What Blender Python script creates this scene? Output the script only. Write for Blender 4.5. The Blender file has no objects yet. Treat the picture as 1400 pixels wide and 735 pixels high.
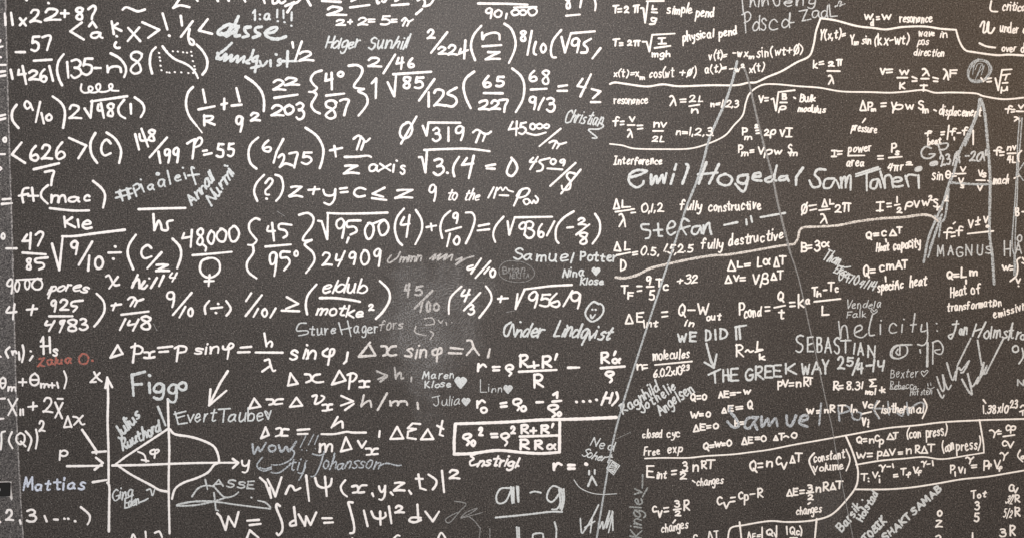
import bpy, bmesh, math, random
from mathutils import Vector

# ------------------------------------------------------------------ camera, world, lamps, exposure
scene = bpy.context.scene
COL = scene.collection
S = 0.002                       # metres of wall per unit of the wall grid
W_GRID, H_GRID = 1400.0, 735.0  # the part of the wall that the photograph shows

cam_data = bpy.data.cameras.new('camera')
cam_data.lens = 35.0
cam_data.sensor_width = 36.0
cam_data.clip_end = 100.0
cam = bpy.data.objects.new('camera', cam_data)
COL.objects.link(cam)
cam.location = (0.0, -W_GRID * S * 35.0 / 36.0, 0.0)
cam.rotation_euler = (math.radians(90), 0, 0)
scene.camera = cam

world = bpy.data.worlds.new('World')
scene.world = world
world.use_nodes = True
bg = world.node_tree.nodes['Background']
bg.inputs['Color'].default_value = (1.0, 0.98, 0.98, 1)
bg.inputs['Strength'].default_value = 0.42

def lamp(name, loc, target, size, power, color):
    ld = bpy.data.lights.new(name, 'AREA')
    ld.shape = 'RECTANGLE'
    ld.size, ld.size_y = size
    ld.energy = power
    ld.color = color
    o = bpy.data.objects.new(name, ld)
    COL.objects.link(o)
    o.location = loc
    o.rotation_euler = (Vector(target) - Vector(loc)).to_track_quat('-Z', 'Y').to_euler()
    return o

lamp('ceiling_lamp', (-0.25, -2.5, 1.15), (-0.2, 0, 0.15), (1.3, 0.5), 72, (1.0, 0.965, 0.955))
lamp('warm_lamp', (2.6, -2.3, 1.0), (0.9, 0, 0.1), (0.7, 0.7), 27, (1.0, 0.58, 0.22))

scene.view_settings.view_transform = 'Standard'
scene.view_settings.look = 'None'
scene.view_settings.exposure = 0.0
scene.view_settings.gamma = 1.0
scene.view_settings.use_curve_mapping = False

# ------------------------------------------------------------------ materials
def new_mat(name):
    m = bpy.data.materials.new(name)
    m.use_nodes = True
    nt = m.node_tree
    return m, nt, nt.nodes['Principled BSDF']

def noise(nt, coord, scale, detail=2.0, rough=0.5):
    n = nt.nodes.new('ShaderNodeTexNoise')
    n.inputs['Scale'].default_value = scale
    n.inputs['Detail'].default_value = detail
    n.inputs['Roughness'].default_value = rough
    nt.links.new(coord, n.inputs['Vector'])
    return n.outputs['Fac']

def ramp(nt, fac, stops):
    r = nt.nodes.new('ShaderNodeValToRGB')
    el = r.color_ramp.elements
    while len(el) < len(stops):
        el.new(0.5)
    for e, (p, c) in zip(el, stops):
        e.position = p
        e.color = (c[0], c[1], c[2], 1)
    nt.links.new(fac, r.inputs['Fac'])
    return r.outputs['Color']

def math_node(nt, op, a, b):
    n = nt.nodes.new('ShaderNodeMath')
    n.operation = op
    for i, v in enumerate((a, b)):
        if isinstance(v, (int, float)):
            n.inputs[i].default_value = v
        else:
            nt.links.new(v, n.inputs[i])
    return n.outputs[0]

def mix(nt, fac, a, b):
    n = nt.nodes.new('ShaderNodeMix')
    n.data_type = 'RGBA'
    if isinstance(fac, (int, float)):
        n.inputs['Factor'].default_value = fac
    else:
        nt.links.new(fac, n.inputs['Factor'])
    for s, v in ((6, a), (7, b)):
        if isinstance(v, tuple):
            n.inputs[s].default_value = (v[0], v[1], v[2], 1)
        else:
            nt.links.new(v, n.inputs[s])
    return n.outputs[2]

def coords(nt):
    return nt.nodes.new('ShaderNodeTexCoord').outputs['Object']

def board_material(name, dark, light, smudge):
    m, nt, bsdf = new_mat(name)
    co = coords(nt)
    fine = noise(nt, co, 265.0, 2.0, 0.8)
    grain = ramp(nt, fine, [(0.36, dark), (0.50, tuple((a * 0.62 + b * 0.38) for a, b in zip(dark, light))), (0.66, light)])
    big = noise(nt, co, 3.2, 4.0, 0.6)
    tint = ramp(nt, big, [(0.32, (0.86, 0.84, 0.82)), (0.68, (1.10, 1.08, 1.07))])
    mul = nt.nodes.new('ShaderNodeMix')
    mul.data_type = 'RGBA'
    mul.blend_type = 'MULTIPLY'
    mul.inputs['Factor'].default_value = 1.0
    nt.links.new(grain, mul.inputs[6])
    nt.links.new(tint, mul.inputs[7])
    col = mul.outputs[2]
    # specks of chalk dust
    speck = noise(nt, co, 380.0, 0.0)
    sp = math_node(nt, 'GREATER_THAN', speck, 0.735)
    col = mix(nt, math_node(nt, 'MULTIPLY', sp, 0.5), col, (0.42, 0.40, 0.37))
    if smudge:
        # wiped chalk left in the hollows of the grain: a patch with a shape of its own
        for cx, cy, rx, ry, amount in smudge:
            mp = nt.nodes.new('ShaderNodeMapping')
            mp.vector_type = 'POINT'
            mp.inputs['Location'].default_value = (-(cx - 700) * S / (rx * S), 0, -(367.5 - cy) * S / (ry * S))
            mp.inputs['Scale'].default_value = (1 / (rx * S), 0, 1 / (ry * S))
            nt.links.new(co, mp.inputs['Vector'])
            ln = nt.nodes.new('ShaderNodeVectorMath')
            ln.operation = 'LENGTH'
            nt.links.new(mp.outputs[0], ln.inputs[0])
            d = ln.outputs['Value']
            wob = noise(nt, co, 11.0, 5.0, 0.65)
            d2 = math_node(nt, 'ADD', d, math_node(nt, 'MULTIPLY', math_node(nt, 'SUBTRACT', wob, 0.5), 2.2))
            mr = nt.nodes.new('ShaderNodeMapRange')
            mr.interpolation_type = 'SMOOTHSTEP'
            mr.inputs['From Min'].default_value = 0.25
            mr.inputs['From Max'].default_value = 1.05
            mr.inputs['To Min'].default_value = 1.0
            mr.inputs['To Max'].default_value = 0.0
            nt.links.new(d2, mr.inputs['Value'])
            g2 = noise(nt, co, 260.0, 1.0, 0.7)
            holes = ramp(nt, g2, [(0.46, (0.06, 0.06, 0.06)), (0.60, (1, 1, 1))])
            f = math_node(nt, 'MULTIPLY', mr.outputs[0], math_node(nt, 'MULTIPLY', holes, amount))
            col = mix(nt, f, col, (0.40, 0.41, 0.42))
    nt.links.new(col, bsdf.inputs['Base Color'])
    bsdf.inputs['Roughness'].default_value = 0.55
    bsdf.inputs['Specular IOR Level'].default_value = 0.36
    bump = nt.nodes.new('ShaderNodeBump')
    bump.inputs['Strength'].default_value = 0.35
    bump.inputs['Distance'].default_value = 0.0012
    nt.links.new(noise(nt, co, 200.0, 2.0, 0.6), bump.inputs['Height'])
    nt.links.new(bump.outputs[0], bsdf.inputs['Normal'])
    return m

def ink_material(name, color, under, lo, hi, scale=300.0, rough=0.6):
    """Paint or chalk: where the grain dips below lo the board shows, above hi the pigment is full."""
    m, nt, bsdf = new_mat(name)
    co = coords(nt)
    n = noise(nt, co, scale, 1.5, 0.6)
    cov = ramp(nt, n, [(lo, (0, 0, 0)), (hi, (1, 1, 1))])
    slow = noise(nt, co, 14.0, 3.0)
    tone = ramp(nt, slow, [(0.3, tuple(c * 0.88 for c in color)), (0.7, color)])
    col = mix(nt, cov, under, tone)
    nt.links.new(col, bsdf.inputs['Base Color'])
    bsdf.inputs['Roughness'].default_value = rough
    bsdf.inputs['Specular IOR Level'].default_value = 0.25
    bump = nt.nodes.new('ShaderNodeBump')
    bump.inputs['Strength'].default_value = 0.25
    bump.inputs['Distance'].default_value = 0.0006
    nt.links.new(n, bump.inputs['Height'])
    nt.links.new(bump.outputs[0], bsdf.inputs['Normal'])
    return m

UNDER = (0.10, 0.095, 0.09)
INK = {
    'p': ink_material('white_print', (0.90, 0.875, 0.86), (0.66, 0.64, 0.63), 0.24, 0.38),
    's': ink_material('small_white_print', (0.90, 0.87, 0.83), (0.60, 0.57, 0.54), 0.24, 0.40),
    'g': ink_material('grey_marker', (0.64, 0.68, 0.69), (0.34, 0.35, 0.35), 0.28, 0.48),
    'c': ink_material('thin_grey_pen', (0.58, 0.61, 0.62), UNDER, 0.28, 0.46),
    't': ink_material('pale_pencil', (0.46, 0.50, 0.52), UNDER, 0.30, 0.50),
    'v': ink_material('faint_pencil', (0.30, 0.305, 0.305), UNDER, 0.32, 0.60),
    'b': ink_material('blue_grey_chalk', (0.50, 0.55, 0.60), UNDER, 0.32, 0.56),
    'f': ink_material('rubbed_chalk', (0.52, 0.51, 0.50), UNDER, 0.30, 0.54),
    'q': ink_material('dulled_print', (0.68, 0.66, 0.64), (0.22, 0.21, 0.21), 0.28, 0.48),
    'r': ink_material('red_chalk', (0.52, 0.15, 0.11), UNDER, 0.36, 0.60),
    'm': ink_material('bluish_marker', (0.66, 0.72, 0.84), (0.14, 0.15, 0.20), 0.26, 0.50),
    'w': ink_material('brushed_chalk', (0.50, 0.545, 0.57), UNDER, 0.32, 0.54),
    'u': ink_material('dry_brush', (0.76, 0.73, 0.69), (0.22, 0.20, 0.18), 0.34, 0.54),
    'd': ink_material('dull_chalk', (0.36, 0.39, 0.39), UNDER, 0.32, 0.58),
}
BOARD = board_material('chalkboard_surface', (0.004, 0.0035, 0.003), (0.100, 0.0885, 0.081),
                       [(588, 440, 90, 122, 0.26), (572, 465, 46, 68, 0.15), (1128, 700, 46, 52, 0.10), (664, 395, 40, 26, 0.12)])
SIDE = board_material('side_panel_lit_surface', (0.02, 0.019, 0.02), (0.17, 0.163, 0.162), None)  # lighter base colour stands in for the strip catching more light
EDGE = ink_material('worn_edge', (0.40, 0.38, 0.37), (0.09, 0.085, 0.085), 0.38, 0.60, 200.0)

def plain(name, color, rough):
    m, nt, bsdf = new_mat(name)
    co = coords(nt)
    nt.links.new(ramp(nt, noise(nt, co, 220.0, 2.0), [(0.3, tuple(c * 0.7 for c in color)), (0.7, color)]), bsdf.inputs['Base Color'])
    bsdf.inputs['Roughness'].default_value = rough
    return m

BLACK = plain('black_plastic', (0.005, 0.005, 0.005), 0.85)
PAPER = plain('torn_paper', (0.75, 0.73, 0.72), 0.8)
METAL = plain('grey_metal', (0.30, 0.30, 0.31), 0.4)

# ------------------------------------------------------------------ the board and what stands beside the writing
def wx(px): return (px - W_GRID / 2) * S
def wz(py): return (H_GRID / 2 - py) * S

def link(name, me, mat, parent=None, label=None):
    o = bpy.data.objects.new(name, me)
    COL.objects.link(o)
    if mat: me.materials.append(mat)
    if parent is not None: o.parent = parent
    if label: o['label'] = label
    return o

def slab(name, outline, y_front, y_back, mat, parent=None, bevel=0.0):
    bm = bmesh.new()
    vs = [bm.verts.new((wx(x), y_front, wz(y))) for x, y in outline]
    f = bm.faces.new(vs)
    ext = bmesh.ops.extrude_face_region(bm, geom=[f])
    for v in ext['geom']:
        if isinstance(v, bmesh.types.BMVert): v.co.y = y_back
    if bevel:
        es = [e for e in bm.edges if all(abs(v.co.y - y_front) < 1e-6 for v in e.verts)]
        bmesh.ops.bevel(bm, geom=es, offset=bevel, segments=2, affect='EDGES')
    bmesh.ops.recalc_face_normals(bm, faces=bm.faces)
    me = bpy.data.meshes.new(name)
    bm.to_mesh(me); bm.free()
    return link(name, me, mat, parent)

SEAM = [(2, -220), (7, 0), (10, 110), (13, 220), (16.5, 330), (19, 430), (20.5, 490), (23.5, 600), (27, 665), (31.5, 735), (40, 900)]
board = slab('chalkboard', SEAM + [(1640, 900), (1640, -220)], 0.0, 0.018, BOARD, bevel=0.0004)
board['label'] = 'large dark grainy chalkboard wall panel covered with white formulas and grey signatures'
board['category'] = 'chalkboard'

side = slab('side_panel', [(-180, -220), (-180, 900)] + [(x - 0.6, y) for x, y in reversed(SEAM)], 0.001, 0.018, SIDE, bevel=0.0004)
side['label'] = 'narrow strip of board along the left edge beyond the worn seam, its brighter light painted in'
side['category'] = 'board panel'

rnd = random.Random(7)
edge_bm = bmesh.new()
prev = None
pts = []
for (x0, y0), (x1, y1) in zip(SEAM, SEAM[1:]):
    n = max(2, int((y1 - y0) / 5))
    pts += [(x0 + (x1 - x0) * i / n, y0 + (y1 - y0) * i / n) for i in range(n)]
for x, y in pts:
    a = x - 0.4 - rnd.random() * 0.7
    b = x + 0.7 + rnd.random() * 1.1
    row = [edge_bm.verts.new((wx(a), -0.0001, wz(y))), edge_bm.verts.new((wx((a + b) / 2), -0.0004, wz(y))), edge_bm.verts.new((wx(b), -0.0001, wz(y)))]
    if prev:
        for k in (0, 1):
            edge_bm.faces.new((prev[k], prev[k + 1], row[k + 1], row[k]))
    prev = row
edge_me = bpy.data.meshes.new('worn_edge')
bmesh.ops.recalc_face_normals(edge_bm, faces=edge_bm.faces)
edge_bm.to_mesh(edge_me); edge_bm.free()
link('worn_edge', edge_me, EDGE, board, 'pale worn edge of the board along the seam')

clip = bpy.data.objects.new('wall_clip', None)
COL.objects.link(clip)
clip.location = (wx(4), 0.001, wz(668))
clip['label'] = 'small square black clip on torn white paper at the lower left edge'
clip['category'] = 'clip'

def clip_part(name, outline, y0, y1, mat, bevel=0.0):
    o = slab(name, outline, y0, y1, mat, None, bevel)
    for v in o.data.vertices: v.co -= clip.location
    o.parent = clip
    return o
clip_part('backing_paper', [(-12, 658), (10, 657.2), (15.8, 657.6), (15.2, 662), (15.6, 669), (17.4, 681), (15.5, 683.5), (13.6, 678.6), (-12, 678.8)], -0.0006, 0.0006, PAPER)
clip_part('plate', [(-14, 659), (13.5, 658.2), (15.2, 659.5), (14.4, 676.8), (8, 677.6), (-14, 677.4)], -0.006, -0.0008, BLACK, 0.0008)
ring = bmesh.new()
R1, R2 = 0.006, 0.0018
rows = []
for i in range(24):
    a = i * math.tau / 24
    rows.append([ring.verts.new(((R1 + R2 * math.cos(b)) * math.cos(a), R2 * math.sin(b), (R1 + R2 * math.cos(b)) * math.sin(a))) for b in (j * math.tau / 8 for j in range(8))])
for i in range(24):
    for j in range(8):
        ring.faces.new((rows[i][j], rows[(i + 1) % 24][j], rows[(i + 1) % 24][(j + 1) % 8], rows[i][(j + 1) % 8]))
bmesh.ops.recalc_face_normals(ring, faces=ring.faces)
ring_me = bpy.data.meshes.new('ring')
ring.to_mesh(ring_me); ring.free()
ro = link('ring', ring_me, METAL, clip)
ro.location = (wx(-1.5) - clip.location.x, -0.0072, 0)

# ------------------------------------------------------------------ handwriting: stroke letters on an em grid (capital height 10, small letters 6)
FONT = {}
FONT_TEXT = '''
0 3.2,10 0.8,7.4 0.3,3.6 2,0.2 4.4,0.6 5.8,4 5.6,7.6 3.6,9.9 2.4,9.5
1 1.4,10 1,0
2 0.5,7.5 2,9.8 4.5,9.6 5.4,7.3 3.8,4.3 0.3,0.4* 3,0.9 6.6,0.3
3 0.6,9 3,10 5,8.4 4.2,6.3 2.2,5.5* 4.8,5.1 5.8,2.9 4.4,0.5 2,0 0.2,1.2
4 2.4,9.6 0.2,4.3* 6.2,4.7;5,10 4.5,0
5 6,9.8 1.8,9.5* 1.2,5.6* 3.6,6.1 5.7,4.4 5.4,1.6 3,0 0.3,0.8
6 4,10 1.4,6.6 0.3,3 1.5,0.3 4,0 5.5,1.8 4.8,3.8 2.8,4 0.9,2.2
7 0,9 2.5,9.6 6,9.7* 4.3,5 3.2,0
8 5.4,8.9 3.5,10 1.3,9 1.3,7.2 3.6,5.2 5,2.8 4.6,0.5 2.6,0 1,1.2 1.6,3.5 3.8,5.6 5.2,7.4 5,9.2
9 5.4,8.4 3.7,10 1,9 0.3,6.6 1.8,5.1 4,5.9 5.3,8.6* 4.9,4 3.9,0
a 4.6,5 3,6 0.8,4.8 0.2,2 1.5,0.2 3.3,1 4.6,5* 4.4,1.6 5.4,0.2
b 0.6,10 0.5,0.6;0.5,3 2.2,5.4 4.4,4.6 4.8,2 3.3,0.2 0.6,0.7
c 4.5,4.8 2.8,6 0.7,4.6 0.3,2 1.8,0.1 4.6,1
d 4.5,4.6 2.6,5.8 0.6,4.4 0.3,1.6 1.8,0.2 3.6,1.2 4.6,4;4.9,10 4.6,4 5,0.3
e 0.6,3 3.6,3.6 4.3,5 2.8,6 0.9,4.6 0.4,2 2,0.1 4.8,1.1
f 4.8,9 3.5,10 2.3,8.6 1.9,4 1.7,0;0,5.4 4.2,5.8
g 4.6,5 2.8,6 0.6,4.6 0.3,2 1.8,0.6 3.6,1.6 4.6,5* 4.6,-1 3.4,-3.6 1.4,-3.8 0.3,-2.6
h 0.8,10 0.4,0* 0.9,3.4 2.6,5.6 4,5 4.2,2.5 4.6,0
i 0.7,6 0.6,0;0.9,8.6 1,8.9
j 2.2,6 2.2,-2 1.2,-3.8 -0.4,-3.2;2.4,8.6 2.5,8.9
k 0.6,10 0.4,0;4.2,6 0.6,2.8* 4.8,0
l 0.9,10 0.6,0
m 0.4,6 0.4,0* 1,4 2.4,5.8 3.2,4.6 3.2,0* 3.8,4 5.2,5.8 6.2,4.6 6.4,0.2
n 0.5,6 0.4,0* 1,4 2.8,5.9 4.2,4.6 4.5,0.1
o 2.6,6 0.6,4.6 0.4,1.8 2.2,0 4.2,1 4.8,3.6 3.8,5.6 2.2,6
p 0.6,6 0.4,-4;0.6,4.2 2.4,6 4.4,4.8 4.4,2 2.8,0.4 0.6,1.2
q 4.6,5 2.6,6 0.6,4.4 0.4,1.8 2,0.4 3.8,1.6 4.6,5* 4.4,-4
r 0.5,6 0.6,0;0.6,3 1.8,5.4 3.6,5.8
s 4.2,5.2 2.6,6 0.8,5 1.6,3.6 3.6,2.4 3.8,0.8 2,0 0.2,0.8
t 2.2,9 1.9,1.6 2.6,0.1 4,0.6;0,6.2 4.2,6.4
u 0.4,6 0.4,2 1.6,0.1 3.2,0.8 4.2,3 4.4,6* 4.5,1 5.2,0.1
v 0.2,6 2.2,0.2* 4.6,6
w 0.2,6 1.6,0.2* 3.2,4.8* 4.6,0.2* 6.4,6
x 0.4,6 4.4,0;4.4,6 0.2,0
y 0.4,6 0.8,3 2.2,2 3.8,3 4.6,6* 4,-1 2.4,-3.8 0.6,-3.2
z 0.4,5.8 4.4,5.8* 0.3,0.2* 4.8,0.3
A 0,0 3,10* 6,0;1.2,3.6 5,3.6
B 0.6,10 0.6,0;0.6,9.8 4,9.6 4.8,7.6 3.6,5.6 0.8,5.2* 4.4,4.8 5.4,2.6 4,0.3 0.6,0.2
C 5.6,8.6 3.6,10 1,8 0.3,4.6 1.4,1 3.6,0 6,1.2
D 0.6,10 0.6,0;0.4,9.8 4,9 6,5.6 4.8,1.6 0.6,0.1
E 5,10 0.6,9.8* 0.6,0.2* 5.2,0.2;0.8,5.2 4.2,5.4
F 5.2,10 0.6,9.8* 0.5,0;0.8,5.2 4.4,5.4
G 5.6,8.6 3.6,10 1,8 0.3,4.6 1.4,1 3.6,0 5.6,1.4 5.8,4.4* 3.4,4.4
H 0.5,10 0.5,0;5.5,10 5.4,0;0.6,5 5.4,5.2
I 2.2,10 2,0;0.2,9.8 4.2,9.9;0,0.1 4,0.2
J 4,10 4,2 2.6,0 0.6,0.4 0,2
K 0.5,10 0.5,0;5,10 0.7,4.8* 5.4,0
L 0.8,10 0.5,0.2* 5,0.5
M 0.2,0 1,10* 3.4,3* 5.8,10* 6.8,0
N 0.4,0 0.6,10* 5,0* 5.4,10
O 3,10 0.6,7.6 0.3,3 2.6,0.1 5.2,2.6 5.4,7.4 3,10
P 0.6,10 0.5,0;0.5,9.6 3.8,9.8 5.2,7.6 3.8,5 0.7,4.6
Q 3,10 0.6,7.6 0.4,3 2.4,0.4 4.8,2.6 5.1,7.4 3.2,10;3,2.6 5.8,-1.2
R 0.6,10 0.5,0;0.3,9.4 3.6,9.9 5,7.8 3.6,5.4 0.8,4.8* 5.6,0.2
S 5.2,8.8 3.2,10 0.8,8.4 1.6,6 4.4,4.4 5,1.8 3,0 0.3,1.2
T 3,10 2.8,0;0,9.8 6,10
U 0.5,10 0.5,3 2,0.2 4.4,0.8 5.4,4 5.5,10
V 0.2,10 2.8,0.1* 5.8,10
W 0.2,10 2,0.1* 3.8,7* 5.4,0.1* 7.6,10
X 0.4,10 5.4,0;5.4,10 0.2,0
Y 0.2,10 2.8,5* 5.6,10;2.8,5 2.6,0
Z 0.8,9.4 2.8,10 5.4,9.6* 2.8,5.2 0.3,0.3* 3,1 5.8,0.3
+ 0,4.5 6,4.7;3,7.5 2.9,1.5
- 0,4 4.2,4.2
= 0,5.4 5.2,5.7;0,3 5.2,3.2
~ 0,3.6 1.4,5.2 3.6,3.6 5,5
( 2.8,11 0.6,7.5 0.4,3.5 2.6,-1.2
) 0.4,11 2.4,7.5 2.4,3.5 0.2,-1.2
. 0.5,0.2 0.7,0
, 1,0.8 0.2,-2
/ 4,10.4 0,-0.4
Δ 3,10 0.2,0.2* 6.2,0.4* 3,10
π 0,6.6 1.4,7.2 6.8,7.1;2.2,6.9 1.4,0;4.8,6.9 4.8,0.2
Π 0,8.6 1,9.7 7,9.8;2.2,9.5 1.6,0;5,9.6 5,0.2
ϖ 0,6.6 1.6,9.2 3.2,8.6 4.2,6.2 5.4,5.2 8,7.4;3.4,8 1.2,0;5.2,5.4 3.6,0
λ 0.4,9.4 2,9.8 3.8,6 5,0;3.6,6.4 0.3,0
φ 2.6,8.6 0.5,6.6 0.8,3.6 2.8,2.8 5.2,4.4 5.7,7.6 4.6,8.8 3.6,7 3.3,2 2.9,-3
Ø 3,9 0.8,7 0.4,3.2 2.4,0.8 4.8,2.4 5.2,6.4 3,9;5.8,10.4 0.2,-0.6
θ 3,10 0.6,7.6 0.4,3 2.6,0.2 5,2.6 5.2,7.4 3,10;0.8,5 4.8,5.2
α 5.8,6 3.8,1.6 2,0.2 0.4,2 0.8,5 2.6,6 4,3.6 5.8,0.2
β 0,-3 1,4 2,9 4,10 4.8,8 3.4,5.8 1.4,5.4* 4.6,4.6 4.8,1.6 3,0 1,1
ρ 0.2,-4 1,3 2.4,6 4.6,5.4 4.8,2.4 3,0.4 1,1.4
γ 0.2,5.2 1.4,6 3,2.6 2.4,-2;5,6.2 3,2.4
μ 0.2,-3 0.8,6;0.7,1.4 2.4,0.4 3.8,2 4.4,6* 4.4,0.6
ς 2.4,2.7 4.5,3.5 4.8,5.3 3.2,6.4 1.0,5.5 0.7,3.3 2.9,1.3 3.9,-0.6 2.6,-2.6
'''
for line in FONT_TEXT.strip().splitlines():
    ch, rest = line.split(' ', 1)
    strokes = []
    for st in rest.split(';'):
        run = []
        for tok in st.split():
            corner = tok.endswith('*')
            x, y = tok.rstrip('*').split(',')
            run.append((float(x), float(y)))
            if corner:
                strokes.append(run)
                run = [run[-1]]
        if len(run) > 1:
            strokes.append(run)
    FONT[ch] = strokes

def spline(points):
    """Catmull-Rom through the points."""
    if len(points) < 3:
        return list(points)
    out = []
    P = [points[0]] + list(points) + [points[-1]]
    for i in range(1, len(P) - 2):
        p0, p1, p2, p3 = P[i - 1], P[i], P[i + 1], P[i + 2]
        n = 7
        for k in range(n):
            t = k / n
            out.append(tuple(0.5 * (2 * b + (c - a) * t + (2 * a - 5 * b + 4 * c - d) * t * t + (3 * b - a - 3 * c + d) * t ** 3)
                             for a, b, c, d in zip(p0, p1, p2, p3)))
    out.append(points[-1])
    return out

def resample(pl, step):
    out = [pl[0]]
    acc = 0.0
    for a, b in zip(pl, pl[1:]):
        L = math.hypot(b[0] - a[0], b[1] - a[1])
        if L < 1e-9: continue
        d = step - acc
        while d <= L:
            out.append((a[0] + (b[0] - a[0]) * d / L, a[1] + (b[1] - a[1]) * d / L))
            d += step
        acc = L - (d - step)
    if math.hypot(pl[-1][0] - out[-1][0], pl[-1][1] - out[-1][1]) > step * 0.3 or len(out) < 2:
        out.append(pl[-1])
    return out

PROFILE = ((-1.0, 0.0), (-0.72, 0.9), (0.0, 1.0), (0.72, 0.9), (1.0, 0.0))

class Pen:
    """Collects painted strokes (points on the wall grid) into one raised mesh."""
    def __init__(self, name, ink, label, parent):
        self.name, self.ink, self.label, self.parent = name, ink, label, parent
        self.v, self.f, self.spans = [], [], []
        self.r = random.Random(name + (label or '') + ink)

    def stroke(self, pl, width):
        r0 = width / 2 * (0.92 if self.ink in 'ps' else 0.97)
        pl = resample(pl, max(r0 * 0.6, 0.6))
        n = len(pl)
        ph = [self.r.random() * 6.28 for _ in range(3)]
        base = 0.00022 + self.r.random() * 0.00022
        amp = 0.075 if self.ink in 'ps' else 0.12
        press = (self.r.uniform(0.98, 1.12), self.r.uniform(0.78, 1.0)) if self.r.random() < 0.75 else (0.9, 1.06)
        rings = []
        tang = []
        for i in range(n):
            a, b = pl[max(i - 1, 0)], pl[min(i + 1, n - 1)]
            L = math.hypot(b[0] - a[0], b[1] - a[1]) or 1.0
            tang.append(((b[0] - a[0]) / L, (b[1] - a[1]) / L))
        for k in (80, 55, 28):
            a = math.radians(k)
            ra = r0 * press[0]
            rings.append((pl[0][0] - tang[0][0] * ra * math.sin(a), pl[0][1] - tang[0][1] * ra * math.sin(a), tang[0], ra * math.cos(a), 0.0))
        for i in range(n):
            s = i * 0.6
            w = 1 + amp * (math.sin(s * 1.7 + ph[0]) + 0.7 * math.sin(s * 0.53 + ph[1]) + 0.5 * math.sin(s * 3.1 + ph[2]))
            edge = min(i, n - 1 - i) / 2.0
            w = (1 + (w - 1) * min(1.0, edge)) * (press[0] + (press[1] - press[0]) * i / max(n - 1, 1))
            rings.append((pl[i][0], pl[i][1], tang[i], r0 * w, i / n))
        for k in (28, 55, 80):
            a = math.radians(k)
            ra = r0 * press[1]
            rings.append((pl[-1][0] + tang[-1][0] * ra * math.sin(a), pl[-1][1] + tang[-1][1] * ra * math.sin(a), tang[-1], ra * math.cos(a), 1.0))
        start = len(self.v)
        m = len(PROFILE)
        for x, y, t, rad, u in rings:
            h = (base + 0.00010 * u) * (0.5 + 0.5 * min(1, rad / r0))
            for across, up in PROFILE:
                self.v.append((wx(x - t[1] * rad * across), -(0.00003 + h * up), wz(y + t[0] * rad * across)))
        for i in range(len(rings) - 1):
            for j in range(m - 1):
                a = start + i * m + j
                self.f.append((a, a + m, a + m + 1, a + 1))
        self.spans.append((start, len(self.v)))

    def smooth(self, pts, width):
        self.stroke(spline(pts), width)

    def lines(self, pts, width):
        run = [pts[0]]
        for i in range(1, len(pts)):
            run.append(pts[i])
            if i < len(pts) - 1:
                a, b, c = pts[i - 1], pts[i], pts[i + 1]
                t = abs(math.atan2(c[1] - b[1], c[0] - b[0]) - math.atan2(b[1] - a[1], b[0] - a[0]))
                t = min(t, math.tau - t)
                if t > 0.35:
                    self.stroke(run, width)
                    run = [pts[i]]
        self.stroke(run, width)

    def dot(self, x, y, width):
        e = width * 0.12
        self.stroke([(x - e, y - e * 0.5), (x + e, y + e * 0.5)], width * 1.05)

    def glyph(self, ch, box, width):
        """One letter fitted to a box of the wall grid."""
        st = FONT[ch]
        xs = [p[0] for s in st for p in s]; ys = [p[1] for s in st for p in s]
        x0, y0, x1, y1 = box
        ins = min(width * 0.42, (x1 - x0) * 0.3, (y1 - y0) * 0.3)
        x0 += ins; x1 -= ins; y0 += ins; y1 -= ins
        sx = (x1 - x0) / max(max(xs) - min(xs), 0.5); sy = (y1 - y0) / max(max(ys) - min(ys), 0.5)
        j = 0.045
        for s in st:
            pts = [(x0 + (p[0] - min(xs)) * sx + self.r.uniform(-j, j) * (x1 - x0), y1 - (p[1] - min(ys)) * sy + self.r.uniform(-j, j) * (y1 - y0)) for p in s]
            self.smooth(pts, width)

    def text(self, s, x0, y0, x1, y1, h, width, cursive=False):
        """A run of small letters along a baseline; cursive letters lean and run close."""
        adv = []
        gap = 1.5 if cursive else 2.4
        cur = 0.0
        for ch in s:
            xs = [p[0] for st in FONT[ch] for p in st]
            g = gap * self.r.uniform(0.7, 1.3)
            adv.append(cur - min(xs))
            cur += max(xs) - min(xs) + g
        total = cur - g
        L = math.hypot(x1 - x0, y1 - y0)
        ux, uy = (x1 - x0) / L, (y1 - y0) / L
        lean = 0.30 if cursive else 0.10
        sy = (h - width * 0.5) / 10.0
        sx = (L - width * 0.7 - lean * sy * 4) / max(total, 1.0)
        sx = max(min(sx, sy * 2.2), 0.05)
        for ch, a in zip(s, adv):
            dy = self.r.uniform(-0.6, 0.6); k = self.r.uniform(0.84, 1.14); sh = lean + self.r.uniform(-0.10, 0.14); kx = self.r.uniform(0.90, 1.10); tilt = self.r.uniform(-0.10, 0.12)
            for n, st in enumerate(FONT[ch]):
                pts = []
                for px, py in st:
                    gx = (px + self.r.uniform(-0.36, 0.36)) * sx * kx + a * sx + sh * py * sy + width * 0.35
                    gy = (py * k + dy + tilt * px + self.r.uniform(-0.36, 0.36)) * sy
                    pts.append((x0 + ux * gx + uy * gy, y0 + uy * gx - ux * gy))
                self.smooth(pts, width)

    def heart(self, x, y, r, width):
        width = max(width, r * 0.44)
        r -= width * 0.35
        for k in (1.0, 0.55, 0.15):
            q = r * k
            self.smooth([(x, y - q * 0.35), (x - q * 0.5, y - q * 0.9), (x - q, y - q * 0.4), (x - q * 0.6, y + q * 0.3), (x, y + q)], width)
            self.smooth([(x, y - q * 0.3), (x + q * 0.5, y - q * 0.85), (x + q, y - q * 0.35), (x + q * 0.55, y + q * 0.35), (x + q * 0.03, y + q * 0.96)], width)

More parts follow.
